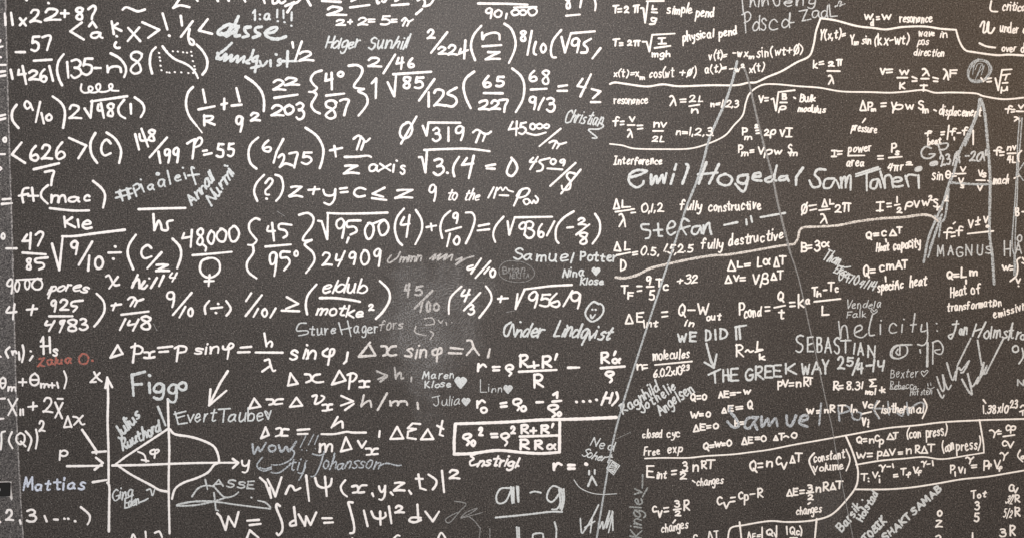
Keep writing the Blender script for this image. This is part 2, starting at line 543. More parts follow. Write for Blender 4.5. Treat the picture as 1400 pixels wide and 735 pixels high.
    def pieces(self):
        """Strokes that stand well apart from the rest (a second line of a name, a lone term) are parts of their own."""
        boxes = []
        for i, j in self.spans:
            xs = [v[0] for v in self.v[i:j]]; zs = [v[2] for v in self.v[i:j]]
            boxes.append((min(xs), max(xs), min(zs), max(zs)))
        n = len(boxes)
        par = list(range(n))
        def find(i):
            while par[i] != i: i = par[i]
            return i
        size = [max(q[1] - q[0], q[3] - q[2]) for q in boxes]
        for i in range(n):
            for k in range(i):
                p, q = boxes[i], boxes[k]
                gx = max(0, p[0] - q[1], q[0] - p[1]); gz = max(0, p[2] - q[3], q[2] - p[3])
                if math.hypot(gx, gz) <= max(0.0195, 0.49 * max(size[i], size[k])):
                    par[find(i)] = find(k)
        out = {}
        for i in range(n): out.setdefault(find(i), []).append(self.spans[i])
        return sorted(out.values(), key=lambda g: -sum(j - i for i, j in g))

    def build(self, name, spans, parent, label):
        new, vs = {}, []
        for i, j in spans:
            for k in range(i, j):
                new[k] = len(vs); vs.append(self.v[k])
        me = bpy.data.meshes.new(name)
        me.from_pydata(vs, [], [tuple(new[k] for k in f) for f in self.f if f[0] in new])
        me.update()
        me.polygons.foreach_set('use_smooth', [True] * len(me.polygons))
        return link(name, me, INK[self.ink], parent, label)

    def done(self):
        nested = self.parent is not board
        groups = [self.spans] if nested else self.pieces()
        o = self.build(self.name, groups[0], self.parent, self.label)
        word = {'equation': 'term', 'expression': 'term', 'fraction': 'term', 'signature': 'word', 'note': 'word'}.get(self.name, 'mark')
        for g in groups[1:]:
            self.build(word, g, o, None)
        return o

# ------------------------------------------------------------------ what is written, tile by tile (local grid: 35/6 units per wall unit)
# @ tile origin; #part or ##sub-part: name|ink|label; W pen width; l lines; s curves; d dots; g letters in boxes; t words; h hearts
TEXT = '''
@ 0 0
#equation|p|white sum of 11 times 22 plus 8 with a question mark at the top left corner
W 22
l 40 112 44 203 / 88 104 101 200
g x 148 138 215 215 2 235 70 335 185 2 350 65 490 172 + 478 75 557 145 8 598 55 668 165
s 705 75 740 50 762 62 755 95 737 125 732 155
#squiggle|p|short white tilde above the angle brackets at the top left
s 978 80 1005 60 1050 75 1100 93 1155 78
d 210 2 388 28
#expression|p|white angle brackets holding a hatted a, a small k and an x
l 652 182 560 252 668 318 / 710 212 738 175 768 220 / 890 172 908 275 / 938 190 900 215 968 248
g a 715 250 825 315
d 932 292
s 925 340 912 365 930 385 955 383
l 1022 225 1118 330 / 1110 222 1018 330 / 1135 180 1270 240 1180 305 / 1297 110 1335 238
d 1350 287
#fraction|p|white 1 over 6 followed by a less-than sign, left of the thick grey name
@ 200 0
l 275 130 285 205 / 370 172 275 297 / 490 155 420 245 525 272
s 345 235 335 300 350 350 375 358 378 330 350 310
#fraction|p|white minus 57 over 14261 near the upper left edge
@ 0 0
l 125 418 198 418 / 270 487 412 478
g 5 238 288 320 418
s 338 300 385 285 405 300 390 350 375 402
l 85 560 100 633 / 180 530 208 672 / 393 530 423 648
l 150 560 145 598 205 590
g 2 225 555 320 645 6 310 545 380 660
l 0 575 40 570 / 0 610 42 603
#expression|p|white bracket of 135 minus n followed by a tall 8
s 508 435 468 490 455 560 470 630 495 682
l 535 498 545 622 / 755 545 805 545
g 3 560 470 660 628 5 645 455 745 607 n 848 520 970 585 8 1035 410 1140 598
s 883 428 950 465 995 520 1005 570 990 617
#drawing|p|white falling curve in a dotted square between tall brackets
s 1242 380 1205 425 1195 510 1213 588
@ 200 0
W 15
d 102 425 107 460 112 487 115 527 122 563 165 410 213 412 252 414 295 420 325 423 357 415 363 447 372 490 383 530 390 555 165 580 185 582 228 578 280 580 335 585 375 585
W 20
s 130 372 170 425 230 475 300 505 350 535 390 580 412 625
W 22
s 400 357 450 410 485 480 480 550 448 597
#drawing|p|white looping curl above the root of 48
@ 0 110
W 17
s 650 32 645 75 670 100 710 95 740 70 725 50 705 60 720 95 770 95 800 60 790 28 765 50 790 90 850 90 895 60 890 30 868 45 890 80 945 85
#expression|p|white cut-off line of writing along the top edge above the thick grey name
@ 200 0
W 22
l 265 -6 218 62
s 215 65 270 45 345 60
l 400 -5 410 12 / 562 -5 572 12 / 650 -6 658 8 / 780 -5 790 16 / 935 -5 945 28
s 1008 -6 1010 28 1040 25 1060 -5
s 1045 -6 1075 28 1110 10
l 1110 50 1180 20 1125 100
s 1180 30 1205 20 1230 -4
l 1280 -6 1310 45
#signature|g|thick pale grey name gone over twice with 1:a and three exclamation marks above it
W 17
l 850 105 868 80 866 162 / 1045 80 1043 140 / 1093 87 1095 148 / 1160 102 1158 165
g a 935 105 995 165
d 905 118 907 155 1050 172 1103 180 1158 208
W 26
s 720 210 650 200 580 245 572 270 620 275 690 220 735 132
s 600 265 640 290 700 250 738 205 705 285 745 285
s 640 292 670 225 720 215
s 830 218 785 225 792 258 815 285 768 300
s 920 216 872 225 872 255 905 280 852 302
s 945 265 1010 260 1045 230 1020 220 965 245 950 280 1000 310 1060 312 1112 294
#signature|g|thick pale grey surname with a long crossed t, left of the white one half
W 22
s 682 345 630 395 572 440 560 470 600 465
s 568 425 585 478 640 430 622 488 682 440 672 495 732 445 722 500 782 450 772 500
s 855 402 830 470 790 500 822 508
s 890 450 850 470 850 495 885 480
l 888 450 866 578 / 836 545 902 530 / 990 485 992 530 / 1128 412 1122 535 / 1085 490 1200 490
s 905 490 928 530 965 490
s 1068 475 1048 490 1075 510 1045 525
d 1035 436
#fraction|p|white 1 over 2 right after the thick grey surname
W 20
l 1165 340 1172 383 / 1240 334 1185 490
g 2 1215 405 1340 495
#expression|p|white fractions cut off by the top edge above 2 plus 2
@ 440 0
W 21
l 0 10 150 18 / 225 62 380 42 / 235 12 270 -5 / 558 45 690 35
g 2 40 50 200 130
s 438 -6 445 32 460 20
s 480 12 500 18 515 -5
s 585 10 605 2 612 -6
s 765 5 800 -12 822 15 815 50
s 810 52 860 40 895 -5
l 800 75 752 115
#equation|p|white equation reading 2 + 2 = 5 = pi
W 17
g 2 110 155 195 210 + 203 155 250 200 2 285 140 375 208 = 365 150 430 185 5 465 122 550 205 = 548 150 605 185 ϖ 628 140 738 215
#signature|g|small pale grey cursive full name under 2 + 2 = 5
W 15
c Holger 22 388 305 380 100
c Sunhill 365 390 690 388 108
#fraction|p|white 2 over 224 before the bracket of n over z
W 21
g 2 835 232 910 315 2 922 370 1005 440 2 1000 355 1090 445
l 1000 260 870 425 / 1108 392 1095 430 1165 402 / 1145 325 1135 468
#expression|p|white n over z in round brackets
s 1272 208 1210 285 1190 380 1222 482
@ 640 0
g n 105 255 265 325 Z 135 408 268 482
l 115 372 265 362
s 290 192 345 235 378 330 368 410 325 505
#fraction|p|white 8 over 10 before the bracketed root of 95
g 8 412 240 468 335 0 570 345 628 430
l 508 250 473 440
s 540 337 525 390 525 428 542 438
#expression|p|white root of 95 in an open bracket with a comma
s 742 242 680 320 660 400 670 455 700 460
l 745 298 772 420 820 268 1012 252 / 1055 387 990 470
g 9 820 300 895 430
s 980 312 922 350 950 385 945 418 902 422
#fraction|p|white 90,000 under a long bar at the top centre
l 80 30 300 32 475 40
W 18
g 9 135 62 200 155 0 203 75 275 145 0 340 70 412 130 0 405 75 470 130 0 470 55 555 130
l 308 112 300 152 / 365 62 545 58
#fraction|p|white 87 cut by the top edge, bar beneath
W 19
s 785 -10 812 -20 808 0 785 40 792 70 812 60 805 20 780 0
l 905 -5 893 62 / 782 128 892 118
s 1008 -6 1018 40 1012 86
#expression|p|white 1 over R plus 1 over 9 in round brackets, squared
@ 220 90
W 22
s 255 172 215 220 200 310 225 400 285 480
l 335 192 355 295 / 300 350 428 325 / 602 180 628 285 / 565 320 645 312
g R 335 390 435 485 + 472 255 537 360 9 590 395 660 535 2 710 370 798 448
s 675 90 745 140 800 205 822 280 820 365
W 12
s 283 477 305 505 328 535
#fraction|p|white 22 over 203
W 22
g 2 885 105 1005 203 2 980 90 1118 165 2 875 310 990 410 0 975 305 1065 395 3 1070 285 1152 435
l 905 258 1090 232
#expression|p|white 4 degrees over 87 in curly brackets
s 1282 40 1225 60 1195 110 1220 155 1245 180 1215 208 1180 210
s 1215 210 1240 235 1200 310 1225 360 1268 382
@ 440 80
l 35 125 28 180 85 165 / 78 117 80 248 / 35 298 178 282
g o 122 100 180 155 8 25 330 125 490
s 145 340 175 328 215 335 195 390 178 455
s 215 60 280 55 322 85 310 140 260 210 265 235 335 245
s 335 245 290 262 350 295 365 350 340 400 292 458
#expression|p|white 1 followed by root 85 over 125
l 398 200 433 162 430 318 / 525 192 578 303 592 135 / 570 128 872 108 / 898 167 775 338 / 852 272 852 385
g 8 645 140 715 248 5 730 145 818 248 2 885 240 1000 390
s 1075 235 1002 280 1060 310 1075 350 1040 385 990 375
#fraction|p|white 2 over 46 above the root of 85
@ 440 0
W 20
g 2 365 455 480 540 6 680 460 742 550
l 585 437 492 586 / 612 465 595 510 652 500 / 642 462 632 553
#expression|p|white 65 over 227 in round brackets
@ 440 80
W 22
s 1215 107 1150 160 1130 230 1150 320 1187 398
@ 640 80
g 6 112 135 188 242 5 215 140 295 235 2 82 330 180 418 2 175 330 262 415
l 125 278 275 280
s 250 335 315 332 295 380 288 428
s 352 82 420 140 448 220 435 330 380 430
#fraction|p|white 68 over 913
W 20
g 6 482 90 553 190 8 585 85 655 210 9 482 295 548 415 3 620 305 700 432
l 500 250 628 243
s 605 317 575 370 560 412
#equation|p|white equals 4 and a greater-or-equal sign left of the small word resonance
l 722 225 790 215 / 712 260 788 260 / 912 165 872 222 938 235 / 980 128 895 305 / 985 245 1055 265 995 320 / 980 350 1055 350
#signature|g|pale grey cursive first name with a zigzag tail, below the lone 4
W 12
c Christian 760 508 1075 540 110
s 1050 515 1080 540 1040 565 960 570 1028 632 990 636
#expression|p|white crossed-out circle, root of 319 and pi
@ 440 80
W 20
s 690 510 640 540 622 600 650 640 700 620 722 560 700 515 672 512
l 755 465 632 680 / 805 540 835 615 850 513 1105 515 / 1010 552 1010 660
g 3 875 550 955 668 9 1060 535 1138 662
s 1205 592 1240 570 1290 600 1325 602 1350 585
l 1262 590 1230 670 / 1305 605 1283 662
#fraction|p|white underlined 45,000 over a curly n
@ 640 80
W 18
g 4 318 495 408 625 5 400 508 470 610 o 490 515 545 575 o 540 515 600 570 o 598 520 655 565 ϖ 640 650 790 725
s 472 597 540 612 620 592
l 738 562 568 702
#equation|p|white root of 3.14 equals zero
@ 520 160
W 21
l 308 322 332 322 360 443 372 270
s 350 265 500 258 700 255 872 275
g 3 418 322 512 475
d 535 447
s 628 320 590 380 580 430 590 475
l 690 330 650 385 740 372 / 745 312 705 490 / 842 393 915 380 / 848 412 912 415
s 1045 327 1080 370 1090 420 1050 472 1010 450 1020 400 1048 345
#fraction|p|white underlined 4509 over a dollar sign
@ 660 160
W 18
s 402 327 374 360 430 357
l 440 320 378 418 / 515 412 635 420 / 740 368 537 552 / 780 422 625 612
s 535 330 470 345 450 360 480 390 470 425 432 435
g o 535 330 590 385 9 610 335 662 395
s 740 455 690 445 670 475 700 520 690 575 640 580 630 550
#expression|p|white 6 over 275 in round brackets
@ 320 170
W 21
s 193 107 135 160 115 230 130 310 178 355
g 6 222 122 302 225 5 530 215 628 325
l 393 120 340 220 315 308
s 355 265 385 240 400 265 385 310 365 342
s 365 342 410 315 465 330
s 440 235 505 227 495 280 480 345
s 570 30 660 95 710 190 705 280 683 352
#expression|p|white plus pi over z axis
l 765 210 862 190 / 800 175 812 260
g ϖ 945 80 1098 210 Z 865 320 1000 402
s 883 262 980 260 1060 252 1093 262
W 18
g a 1070 315 1160 385 x 1150 310 1255 380 s 1318 320 1370 405
l 1275 325 1268 382
d 1298 292
#equation|p|white bracketed question mark, z + y = c less or equal z
W 20
s 240 404 180 470 160 540 185 612
s 250 470 285 432 308 455 280 500 250 530 255 560 280 562
d 260 595
s 330 404 375 425 392 500 370 570 335 612
g Z 433 488 555 585 y 705 515 820 645 c 950 500 1055 588
l 593 525 682 518 / 645 500 630 557 / 845 515 900 508 / 850 545 905 540 / 1200 507 1105 555 1190 580 / 1100 590 1215 605
@ 520 160
g Z 110 572 270 655
#note|p|white words 9 to the 11th pow under root 3.14
W 18
g 9 385 535 450 680
W 14
c to 520 660 622 660 95
c the 660 660 800 660 95
W 17
l 905 562 860 645 / 930 567 905 648 / 950 625 1020 628
W 14
s 935 585 960 562 975 588 1000 562 1020 585 1060 598
W 19
s 1065 708 1120 590
s 1088 630 1120 585 1170 570 1190 590 1160 630 1110 645
W 16
s 1150 690 1142 665 1175 655 1190 680 1165 700 1148 688
s 1190 665 1210 690 1225 665 1240 690 1258 660 1238 632
#expression|p|white 626 over 7 in angle brackets followed by bracketed c
@ 0 110
W 22
l 172 497 95 592 200 660 / 270 710 472 662 / 550 460 688 522 625 622
g 6 230 520 312 648 2 325 505 420 640 6 435 488 525 635 c 800 470 892 605
s 760 422 722 500 730 590 775 660
s 850 418 920 470 965 560 950 660
@ 0 220
s 358 90 428 82 415 140 408 195
#equation|p|white 148 over 199 then p = 55
@ 160 170
l 145 82 175 203 / 195 38 248 180 / 398 108 260 265 / 330 220 345 310
s 178 80 190 130 240 128
g 8 245 35 310 145 9 370 190 430 318 9 440 182 500 310 5 785 148 860 275 5 872 148 940 262
s 560 155 600 130 625 120
l 620 125 602 275 / 685 215 715 210 / 695 245 755 232
s 615 165 650 110 678 125 665 165 625 185
#expression|p|white a over 10 in brackets times 2 root 48 bracket 1
@ 0 110
l 0 285 42 275 / 0 315 42 305
s 132 197 98 250 100 320 148 382
W 20
s 245 195 215 167 195 195 215 228 245 205 235 180 262 238
l 320 174 285 335 / 330 262 350 345
W 22
g 0 358 265 422 328 2 543 192 655 312 8 850 180 915 298
s 420 130 490 185 518 260 503 380
l 675 227 722 300 735 165 / 725 170 1015 128 / 805 185 828 300 / 1042 192 1045 268
s 785 195 780 240 815 240
s 990 157 945 220 955 275 1000 305
s 1075 138 1135 185 1150 240 1122 295
#expression|p|white fragments of formulas cut by the left edge
W 18
g o 20 450 58 500
l -5 590 38 590
s -5 690 12 705 -5 720
@ 0 0
s -6 330 5 320 -4 340
s -6 378 22 372
l -5 455 10 460 / -5 520 45 520
@ 0 280
g o 5 222 45 280
@ 0 490
l -5 318 38 315 / -5 478 28 475
#equation|p|white equals ft times mac over kle
@ 0 220
W 21
l 22 308 85 303 / 15 345 95 338 / 150 280 225 265 / 255 217 268 322 / 225 280 305 280 / 512 447 520 530 / 575 452 520 490 600 530 / 620 470 628 530
s 228 217 190 225 175 270 185 332
s 383 195 335 240 330 290 380 342
g m 402 265 530 342 a 540 280 645 335 c 665 265 725 330 e 650 470 740 550
s 742 162 810 220 838 280 822 373
s 398 378 500 390 600 398 710 396
#fraction|p|white hr under a long bar
@ 160 170
l 172 678 350 672 545 668
@ 160 280
l 290 77 297 203
s 297 203 330 130 350 160 360 200 405 200 400 140 445 125
#signature|g|pale grey hashtag word slanting upward
@ 160 170
W 16
l 22 525 45 610 / 75 512 95 600 / -8 545 112 512 / -10 588 125 552 / 132 512 155 575 / 190 482 215 540 / 402 372 425 475 425 478 / 535 392 550 435 / 565 410 655 400
l 10 540 40 600 / 85 515 105 590
s 130 492 165 475 180 505 150 530
g a 240 475 302 527 a 325 432 392 502 o 308 382 345 412 e 455 400 515 458
d 190 442 525 348
s 615 352 592 345 602 400 628 480
#signature|g|two pale grey scrawled names climbing steeply beside the hashtag
W 18
c Annali 592 655 785 425 95
c Nurmi 752 655 940 380 95
d 860 330 742 385
#fraction|p|white minus 47 over 85 at the left edge
@ 0 280
W 21
l 50 348 132 348 / 215 240 180 290 240 288 / 245 227 237 356 / 180 382 365 395
s 285 240 320 215 345 235 320 290 302 328
g 8 205 420 255 525
s 380 420 285 432 290 460 340 465 350 495 310 515
#expression|p|white root of 9 over 10 divided by bracketed c over 2
W 22
l 415 312 472 518 500 255 / 735 295 628 478 / 712 405 703 522 / 865 382 965 380 / 1288 380 1175 505
s 495 252 600 250 750 230 995 200
g 9 558 285 628 405 0 750 400 828 515 c 1120 315 1215 435 Z 1235 468 1355 535
d 918 333 903 430
s 1083 240 1030 320 1020 400 1062 512
@ 160 280
s 443 272 500 335 510 410 480 503
#fraction|p|white 48,000 over a female sign
W 20
l 535 227 520 268 595 255 / 597 202 587 338 / 603 402 760 390 915 375
g 8 632 185 695 325 0 715 200 785 318 0 790 182 880 305 0 885 160 980 302
s 690 320 710 340 705 368
s 730 425 675 450 662 520 700 570 760 575 815 530 815 460 770 425 710 430
l 738 558 730 645 / 700 607 772 605
#expression|p|white 45 over 95 degrees in tall curly brackets
@ 330 270
s 145 178 110 168 65 205 65 265 105 320 122 345 90 378 52 378
s 90 380 95 440 45 520 55 590 120 642
s 215 230 208 268 268 268
l 245 205 260 345 / 192 392 395 375
s 400 220 310 212 300 250 350 265 365 300 335 322
g 9 215 430 290 635 o 415 418 460 478
s 385 435 320 435 315 480 365 480 385 520 340 580
s 460 140 530 125 575 165 560 230 500 310 495 345 560 340
s 560 340 505 375 570 440 580 510 515 600
#expression|p|white root of 9,500 times bracketed 4
s 612 187 642 192
l 640 190 685 333 690 130 / 855 322 840 363 / 1050 210 1130 178
s 685 125 800 130 1000 128 1165 122
g 9 748 168 830 332 0 978 195 1062 335 0 1085 175 1178 305
s 950 185 850 190 845 235 900 235 920 270 870 298
@ 500 270
s 305 90 250 160 232 250 255 340 290 380
s 305 160 280 218 350 210
l 350 142 325 318
s 400 102 445 180 445 270 395 375
#equation|p|slightly worn white plus bracketed 9 over 10 equals
W 19
l 485 238 562 225 / 520 210 527 265 / 640 270 762 237 / 672 290 648 393 / 902 228 985 212 / 892 265 985 255
s 675 108 620 160 595 240 610 325
g 9 690 118 742 218 0 695 305 755 385
s 798 122 850 125 870 180 840 280 798 368
#expression|p|white bracketed root of 9361 times minus 2 over 8
@ 640 270
W 19
s 282 155 220 230 200 300 217 357
l 315 192 328 298 372 160 672 155 / 688 192 628 305 / 790 242 838 237 / 862 298 968 215
g 9 402 195 470 310 3 445 185 535 328 6 550 205 612 325 2 872 160 948 225 8 885 275 960 380
s 842 112 760 165 705 240 700 330 722 365
s 1013 132 1050 200 1045 290 992 370
#expression|p|white number 24909
@ 330 270
W 19
g 2 640 435 730 545 9 855 430 920 540 0 945 410 1025 545 9 1050 400 1118 550
s 760 455 755 500 800 495
l 825 430 770 550
#signature|f|half rubbed-out grey cursive name beside the number 24909
@ 500 270
W 14
s 275 435 250 480 190 520 175 500 205 460
c mmn 265 515 450 508 75
s 510 490 560 450 530 500 600 450 570 500 650 450 620 500 690 455 680 500
s 720 500 770 480 715 540 790 490 860 468
#fraction|p|white 4 over 10 next to the faint oval
W 19
s 855 540 815 555 815 575 860 565
l 920 487 840 605 / 995 507 875 640 / 985 558 945 605
g 0 985 562 1040 637
#signature|v|very faint thin name inside a scratched oval
@ 640 270
W 6
s 400 505 300 510 250 560 260 630 350 670 470 665 530 610 500 550 420 510 380 515
W 9
t Brian 275 605 455 588 62
W 6
t NIKITA 330 645 488 640 42
#signature|g|grey printed full name running into the formula of delta L over D
W 15
t Samuel 358 495 832 515 90
t Potter 890 502 1190 508 80
#signature|g|small pale grey name in two lines with a filled heart, under the brackets of minus 2 over 8
W 14
t Nina 752 628 928 625 72
h 1020 587 34
t Klose 893 692 1080 692 58
#note|p|white words 9000 pores at the left edge
@ 0 370
W 17
g 9 50 62 110 190 0 112 72 162 168 0 190 62 245 150 0 250 55 342 152
l 130 72 330 62
c pores 385 160 705 168 85
l 420 125 385 215
#expression|p|white 4 plus 925 over 4983 with a closing bracket
W 20
s 75 285 52 330 130 325
l 115 264 103 385 / 213 308 295 300 / 265 272 248 350 / 392 360 578 360
g 9 400 225 455 330 2 470 220 555 318 8 535 378 620 488 3 628 372 705 478
s 660 235 580 245 570 275 615 285 585 322
s 375 400 360 430 410 425
l 435 397 390 478
s 515 395 480 402 490 425 512 400 475 488
s 770 180 825 240 832 320 790 395 752 440
#fraction|p|white plus pi over 148
l 890 275 968 265 / 922 257 900 312 / 968 348 1185 322 / 1000 382 955 470 / 1105 385 1060 475
g ϖ 1015 198 1150 290 8 1120 355 1210 468
s 1035 397 1020 430 1080 420
#note|p|white x hill with a small 4 above, under c over 2
@ 0 280
W 20
s 845 570 870 562 900 620 920 640 950 635
l 940 572 870 665
@ 160 280
W 23
l 165 557 120 655 / 318 580 270 660 / 372 564 335 645
s 130 620 172 592 178 660
s 220 607 190 655 215 665 240 640
W 17
d 258 585
s 440 542 420 575 465 580
l 478 542 440 610
#expression|p|white 9 over 10 beside a bracketed division sign
@ 160 370
W 20
g 9 390 160 465 290 0 560 290 612 368
l 595 174 445 350 / 545 284 497 370 / 750 298 840 288
s 735 237 700 285 705 340
d 808 262 788 333
s 870 238 905 290 900 320 872 355
#fraction|p|white 1 over 101 before the greater-or-equal sign
l 1070 177 1028 240 / 1155 192 1025 358 / 1125 300 1088 365 / 1265 297 1222 370
g 0 1150 295 1205 368
@ 380 370
l 70 207 162 260 65 300 / 30 315 170 320
#expression|p|white bracketed fraction of cursive words eldub over motke squared
W 20
s 308 107 240 190 222 270 233 345
W 18
c eldub 345 178 712 172 112
c motke 300 342 690 368 90
W 22
s 335 215 450 215 580 230 655 245
W 18
g 2 720 260 770 318
W 21
s 812 80 880 150 890 230 840 320 782 380
#fraction|f|rubbed grey 45 over 100 in the pale smudge
W 18
l 1025 112 1010 155 1050 150 / 1047 102 1035 208 / 1232 158 1090 298 / 1152 250 1135 328
g 5 1085 115 1160 200 0 1178 240 1222 332 0 1235 250 1292 322
#expression|p|white bracketed 4 over 3 plus root of 95619
@ 600 360
W 19
s 180 182 100 260 80 330 80 400
s 205 210 180 255 245 245
l 245 207 205 300 / 330 232 200 372 / 472 280 552 275 / 500 260 490 305 / 628 240 612 360 685 205 / 1065 217 992 340
g 3 228 320 292 412 9 710 218 795 362 5 800 235 895 350 6 875 230 970 350 9 1045 222 1135 365
s 375 180 415 240 410 310 322 430
s 680 205 800 190 900 178 1060 170
#smiley|g|pale grey smiling face with two dots for eyes beside root 95619
W 16
s 1275 322 1230 305 1180 360 1170 410 1215 460 1270 440 1310 390 1310 340 1285 317
d 1225 366 1250 366
s 1210 410 1220 435 1248 405
#signature|g|pale grey cursive full name below the smiling face
W 17
s 575 467 530 500 520 560 550 572 590 480 600 565
c nder 605 578 838 588 108
d 652 465
c Lindqvist 912 582 1380 605 125
#signature|c|thin pale grey cursive full name fading into the smudge
@ 380 370
W 12
s 225 415 170 420 150 475 230 475 235 500 165 515
t ture 250 512 465 502 85
l 485 412 512 505 / 555 397 582 520 / 500 470 585 450
t ager 605 500 800 492 90
#signature|f|faint end of the thin cursive name inside the smudge
W 11
t fors 805 475 1000 455 85
s 1170 380 1230 375 1245 420 1180 430
s 1100 440 1095 490 1180 515
s 1215 480 1240 500 1215 545
W 10
s 1280 392 1300 415 1312 395
l 1340 410 1345 430
d 1385 410
#expression|p|white bracketed r 1 and capital H s at the left edge
@ 0 370
W 19
d 4 682
s 75 607 45 640 65 690
s 95 640 102 668
s 100 655 118 635 132 655
l 150 645 155 705 / 260 677 237 713 / 345 527 348 660 / 395 527 400 650 / 325 600 400 595
s 180 592 190 650 175 725
d 246 640
s 325 562 345 522
g s 415 615 465 682
#signature|r|small rubbed red name with a capital O
@ 0 490
W 17
t Zalua 295 58 575 30 68
@ 0 370
s 660 662 630 690 640 735 690 735 705 690 680 662 650 662
d 738 715
#equation|p|white delta p x = p sin phi = h over lambda sin phi
@ 0 370
W 20
l 938 592 880 690 978 660 938 592 / 1078 577 1060 728 / 1260 612 1375 600 / 1270 645 1340 640
s 1047 607 1100 595 1138 620 1120 655 1075 660
s 1150 648 1185 650 1190 690 1150 690
s 1232 640 1200 650 1190 690 1232 685
@ 160 370
l 490 600 475 718 / 985 610 1070 603 / 965 648 1060 645 / 1175 497 1192 600 / 1105 648 1320 650
s 460 615 500 597 550 607 545 640 500 650
W 18
t sin 610 660 818 660 95
s 845 600 850 622 900 620 930 592 905 575 880 610
l 895 610 880 700
s 1190 590 1220 560 1238 575 1232 602
@ 200 490
W 20
s 945 12 980 5 988 40 1010 95 1030 90
l 995 50 925 100
@ 380 450
W 20
t sin 90 232 310 237 135
g φ 352 145 458 287
l 557 182 545 250 525 270
#equation|q|white delta x sin phi = lambda, dulled by the smudge
l 735 102 645 215 778 205 735 130
s 825 132 865 137 870 190 840 207
s 940 132 900 140 870 185 900 207 945 200
W 17
t sin 1005 215 1192 224 120
W 19
g φ 1222 140 1315 262
@ 600 360
l 95 670 192 680 / 80 712 178 715
s 225 612 260 615 280 670 322 728
l 275 665 222 728
@ 620 460
l 290 97 275 163
#expression|p|white delta x delta p x
@ 380 450
W 19
l 100 347 80 445 158 430 100 347 / 490 327 430 437 540 405 490 327 / 580 347 565 473
s 215 355 255 360 265 400 225 420
s 335 355 290 365 275 400 310 420 362 415
s 555 360 600 347 628 370 600 410 570 410
s 650 412 685 410 690 455 650 458
s 730 410 700 415 690 450 725 455
#expression|f|rubbed grey greater-or-equal h right of delta p x
W 17
l 785 330 870 365 800 395 / 815 415 870 375 / 930 302 940 390 / 1065 382 1062 415
s 940 380 975 340 985 390 1000 385
#expression|p|white delta x delta v x greater or equal, above the fraction h over m
@ 200 490
W 19
l 860 314 820 395 910 380 860 314
s 960 322 1010 325 1010 355 980 365
s 1090 320 1040 325 1020 360 1085 355
@ 380 450
l 148 542 95 615 195 605 148 542 / 505 527 600 570 500 605 / 535 640 605 590
s 275 530 310 525 295 590 340 575 370 540 345 525
s 355 600 390 598 395 640 355 645
s 432 595 405 600 395 638 432 635
#expression|q|dulled white h over m right of delta v x
l 685 522 665 610 / 870 507 795 640 / 1112 582 1118 630
s 670 600 730 565 745 615
g m 890 560 1035 610
#equation|p|white delta x = h over m delta v x, then delta E delta t
@ 340 570
W 19
l 135 77 98 165 160 140 135 77 / 390 100 485 92 / 392 132 470 130 / 710 -5 660 80 / 775 157 735 270 820 250 775 157 / 1045 107 1040 153
s 220 90 255 85 265 130 215 150
s 318 95 275 95 255 140 310 145
s 670 70 740 30 750 80
s 580 132 680 132 780 114 830 120 935 120
g m 560 200 672 280 v 865 180 942 248
s 935 248 975 250 980 290 940 298
s 1030 248 1000 252 980 290 1030 290
@ 500 530
l 250 307 195 405 300 400 250 307 / 495 327 440 408 540 405 495 327 / 612 260 590 370 618 380 / 570 298 620 325
s 435 285 372 280
l 372 282 335 318 400 325
l 400 325 338 345 332 395 400 405
#note|b|blue-grey word with three exclamation marks, under delta x equals
@ 340 570
W 17
s 30 212 42 290 75 232 92 270 138 200
g 0 152 215 222 277
s 240 222 262 275 300 232 322 270 378 192
W 9
l 460 137 410 240 / 520 132 475 220 / 555 142 525 215
d 425 258 462 262 532 250
#signature|b|blue-grey swooping cursive full name above the large W
W 12
s 330 250 365 280 330 340 250 375 180 378
s 110 318 65 380 110 425 180 410
s 90 400 130 410 180 395
s 180 437 240 440 300 400 360 350
c tij 315 420 455 412 95
l 452 392 430 450 400 498
s 510 290 560 302 605 290
s 602 270 570 380 530 460 495 470
c ohansson 590 412 1050 402 105
l 685 285 665 360
s 1040 385 1100 365 1180 382 1215 380
#diagram|p|white slit diffraction diagram with two slit plates, a tall screen line and a wide bulging curve
@ 0 609
W 21
s 855 292 872 330 870 500 868 680
l 740 288 850 270
##letter|p|
W 17
@ 0 490
s 750 105 775 150 812 180
l 795 112 720 185 765 183
##letter|p|
@ 0 609
g p 470 30 542 118
##letter|p|
g φ 1195 20 1272 105
##letter|p|
@ 200 609
g y 755 110 828 218
##letter|p|
@ 0 490
g Δ 505 450 578 550
s 585 460 620 470 650 520 675 518
l 660 452 590 525
##slit_plate|p|
@ 0 490
W 21
s 855 147 862 300 858 500 865 735 866 985
l 840 230 855 152 895 225
@ 0 609
l 738 50 845 42
##pointer_line|p|
@ 0 490
l 655 565 720 660 770 735 768 755
##arrow|p|white arrow marked p pointing at the slit
@ 0 609
l 535 160 815 157 / 765 92 820 135 755 188
##axis_line|p|
s 895 155 1150 150 1350 142 1566 135 1780 133 1900 133
@ 200 609
l 690 102 733 133 690 176
##screen_line|p|
@ 0 490
W 20
s 1338 320 1345 560 1350 735 1345 1000 1352 1392
##ray_line|p|
l 1335 560 1130 695 1000 780 915 845
@ 0 609
s 945 160 1050 230 1200 310 1270 350 1330 362
W 16
s 1100 45 1150 70 1165 125
l 1130 110 1185 120
##curve|p|
@ 200 490
W 20
s 190 562 230 600 350 620 450 650 530 690 562 735 578 790 576 825 540 845 490 905 400 950 300 985 230 1035 205 1115
#signature|g|two pale grey scrawled lines climbing beside the upper slit plate
@ 0 490
W 19
c Julius 950 645 1135 450 90
c Ruuthord 975 735 1290 560 95
l 1260 382 1320 530
d 990 470
#signature|g|large pale grey printed name above the diffraction diagram
W 24
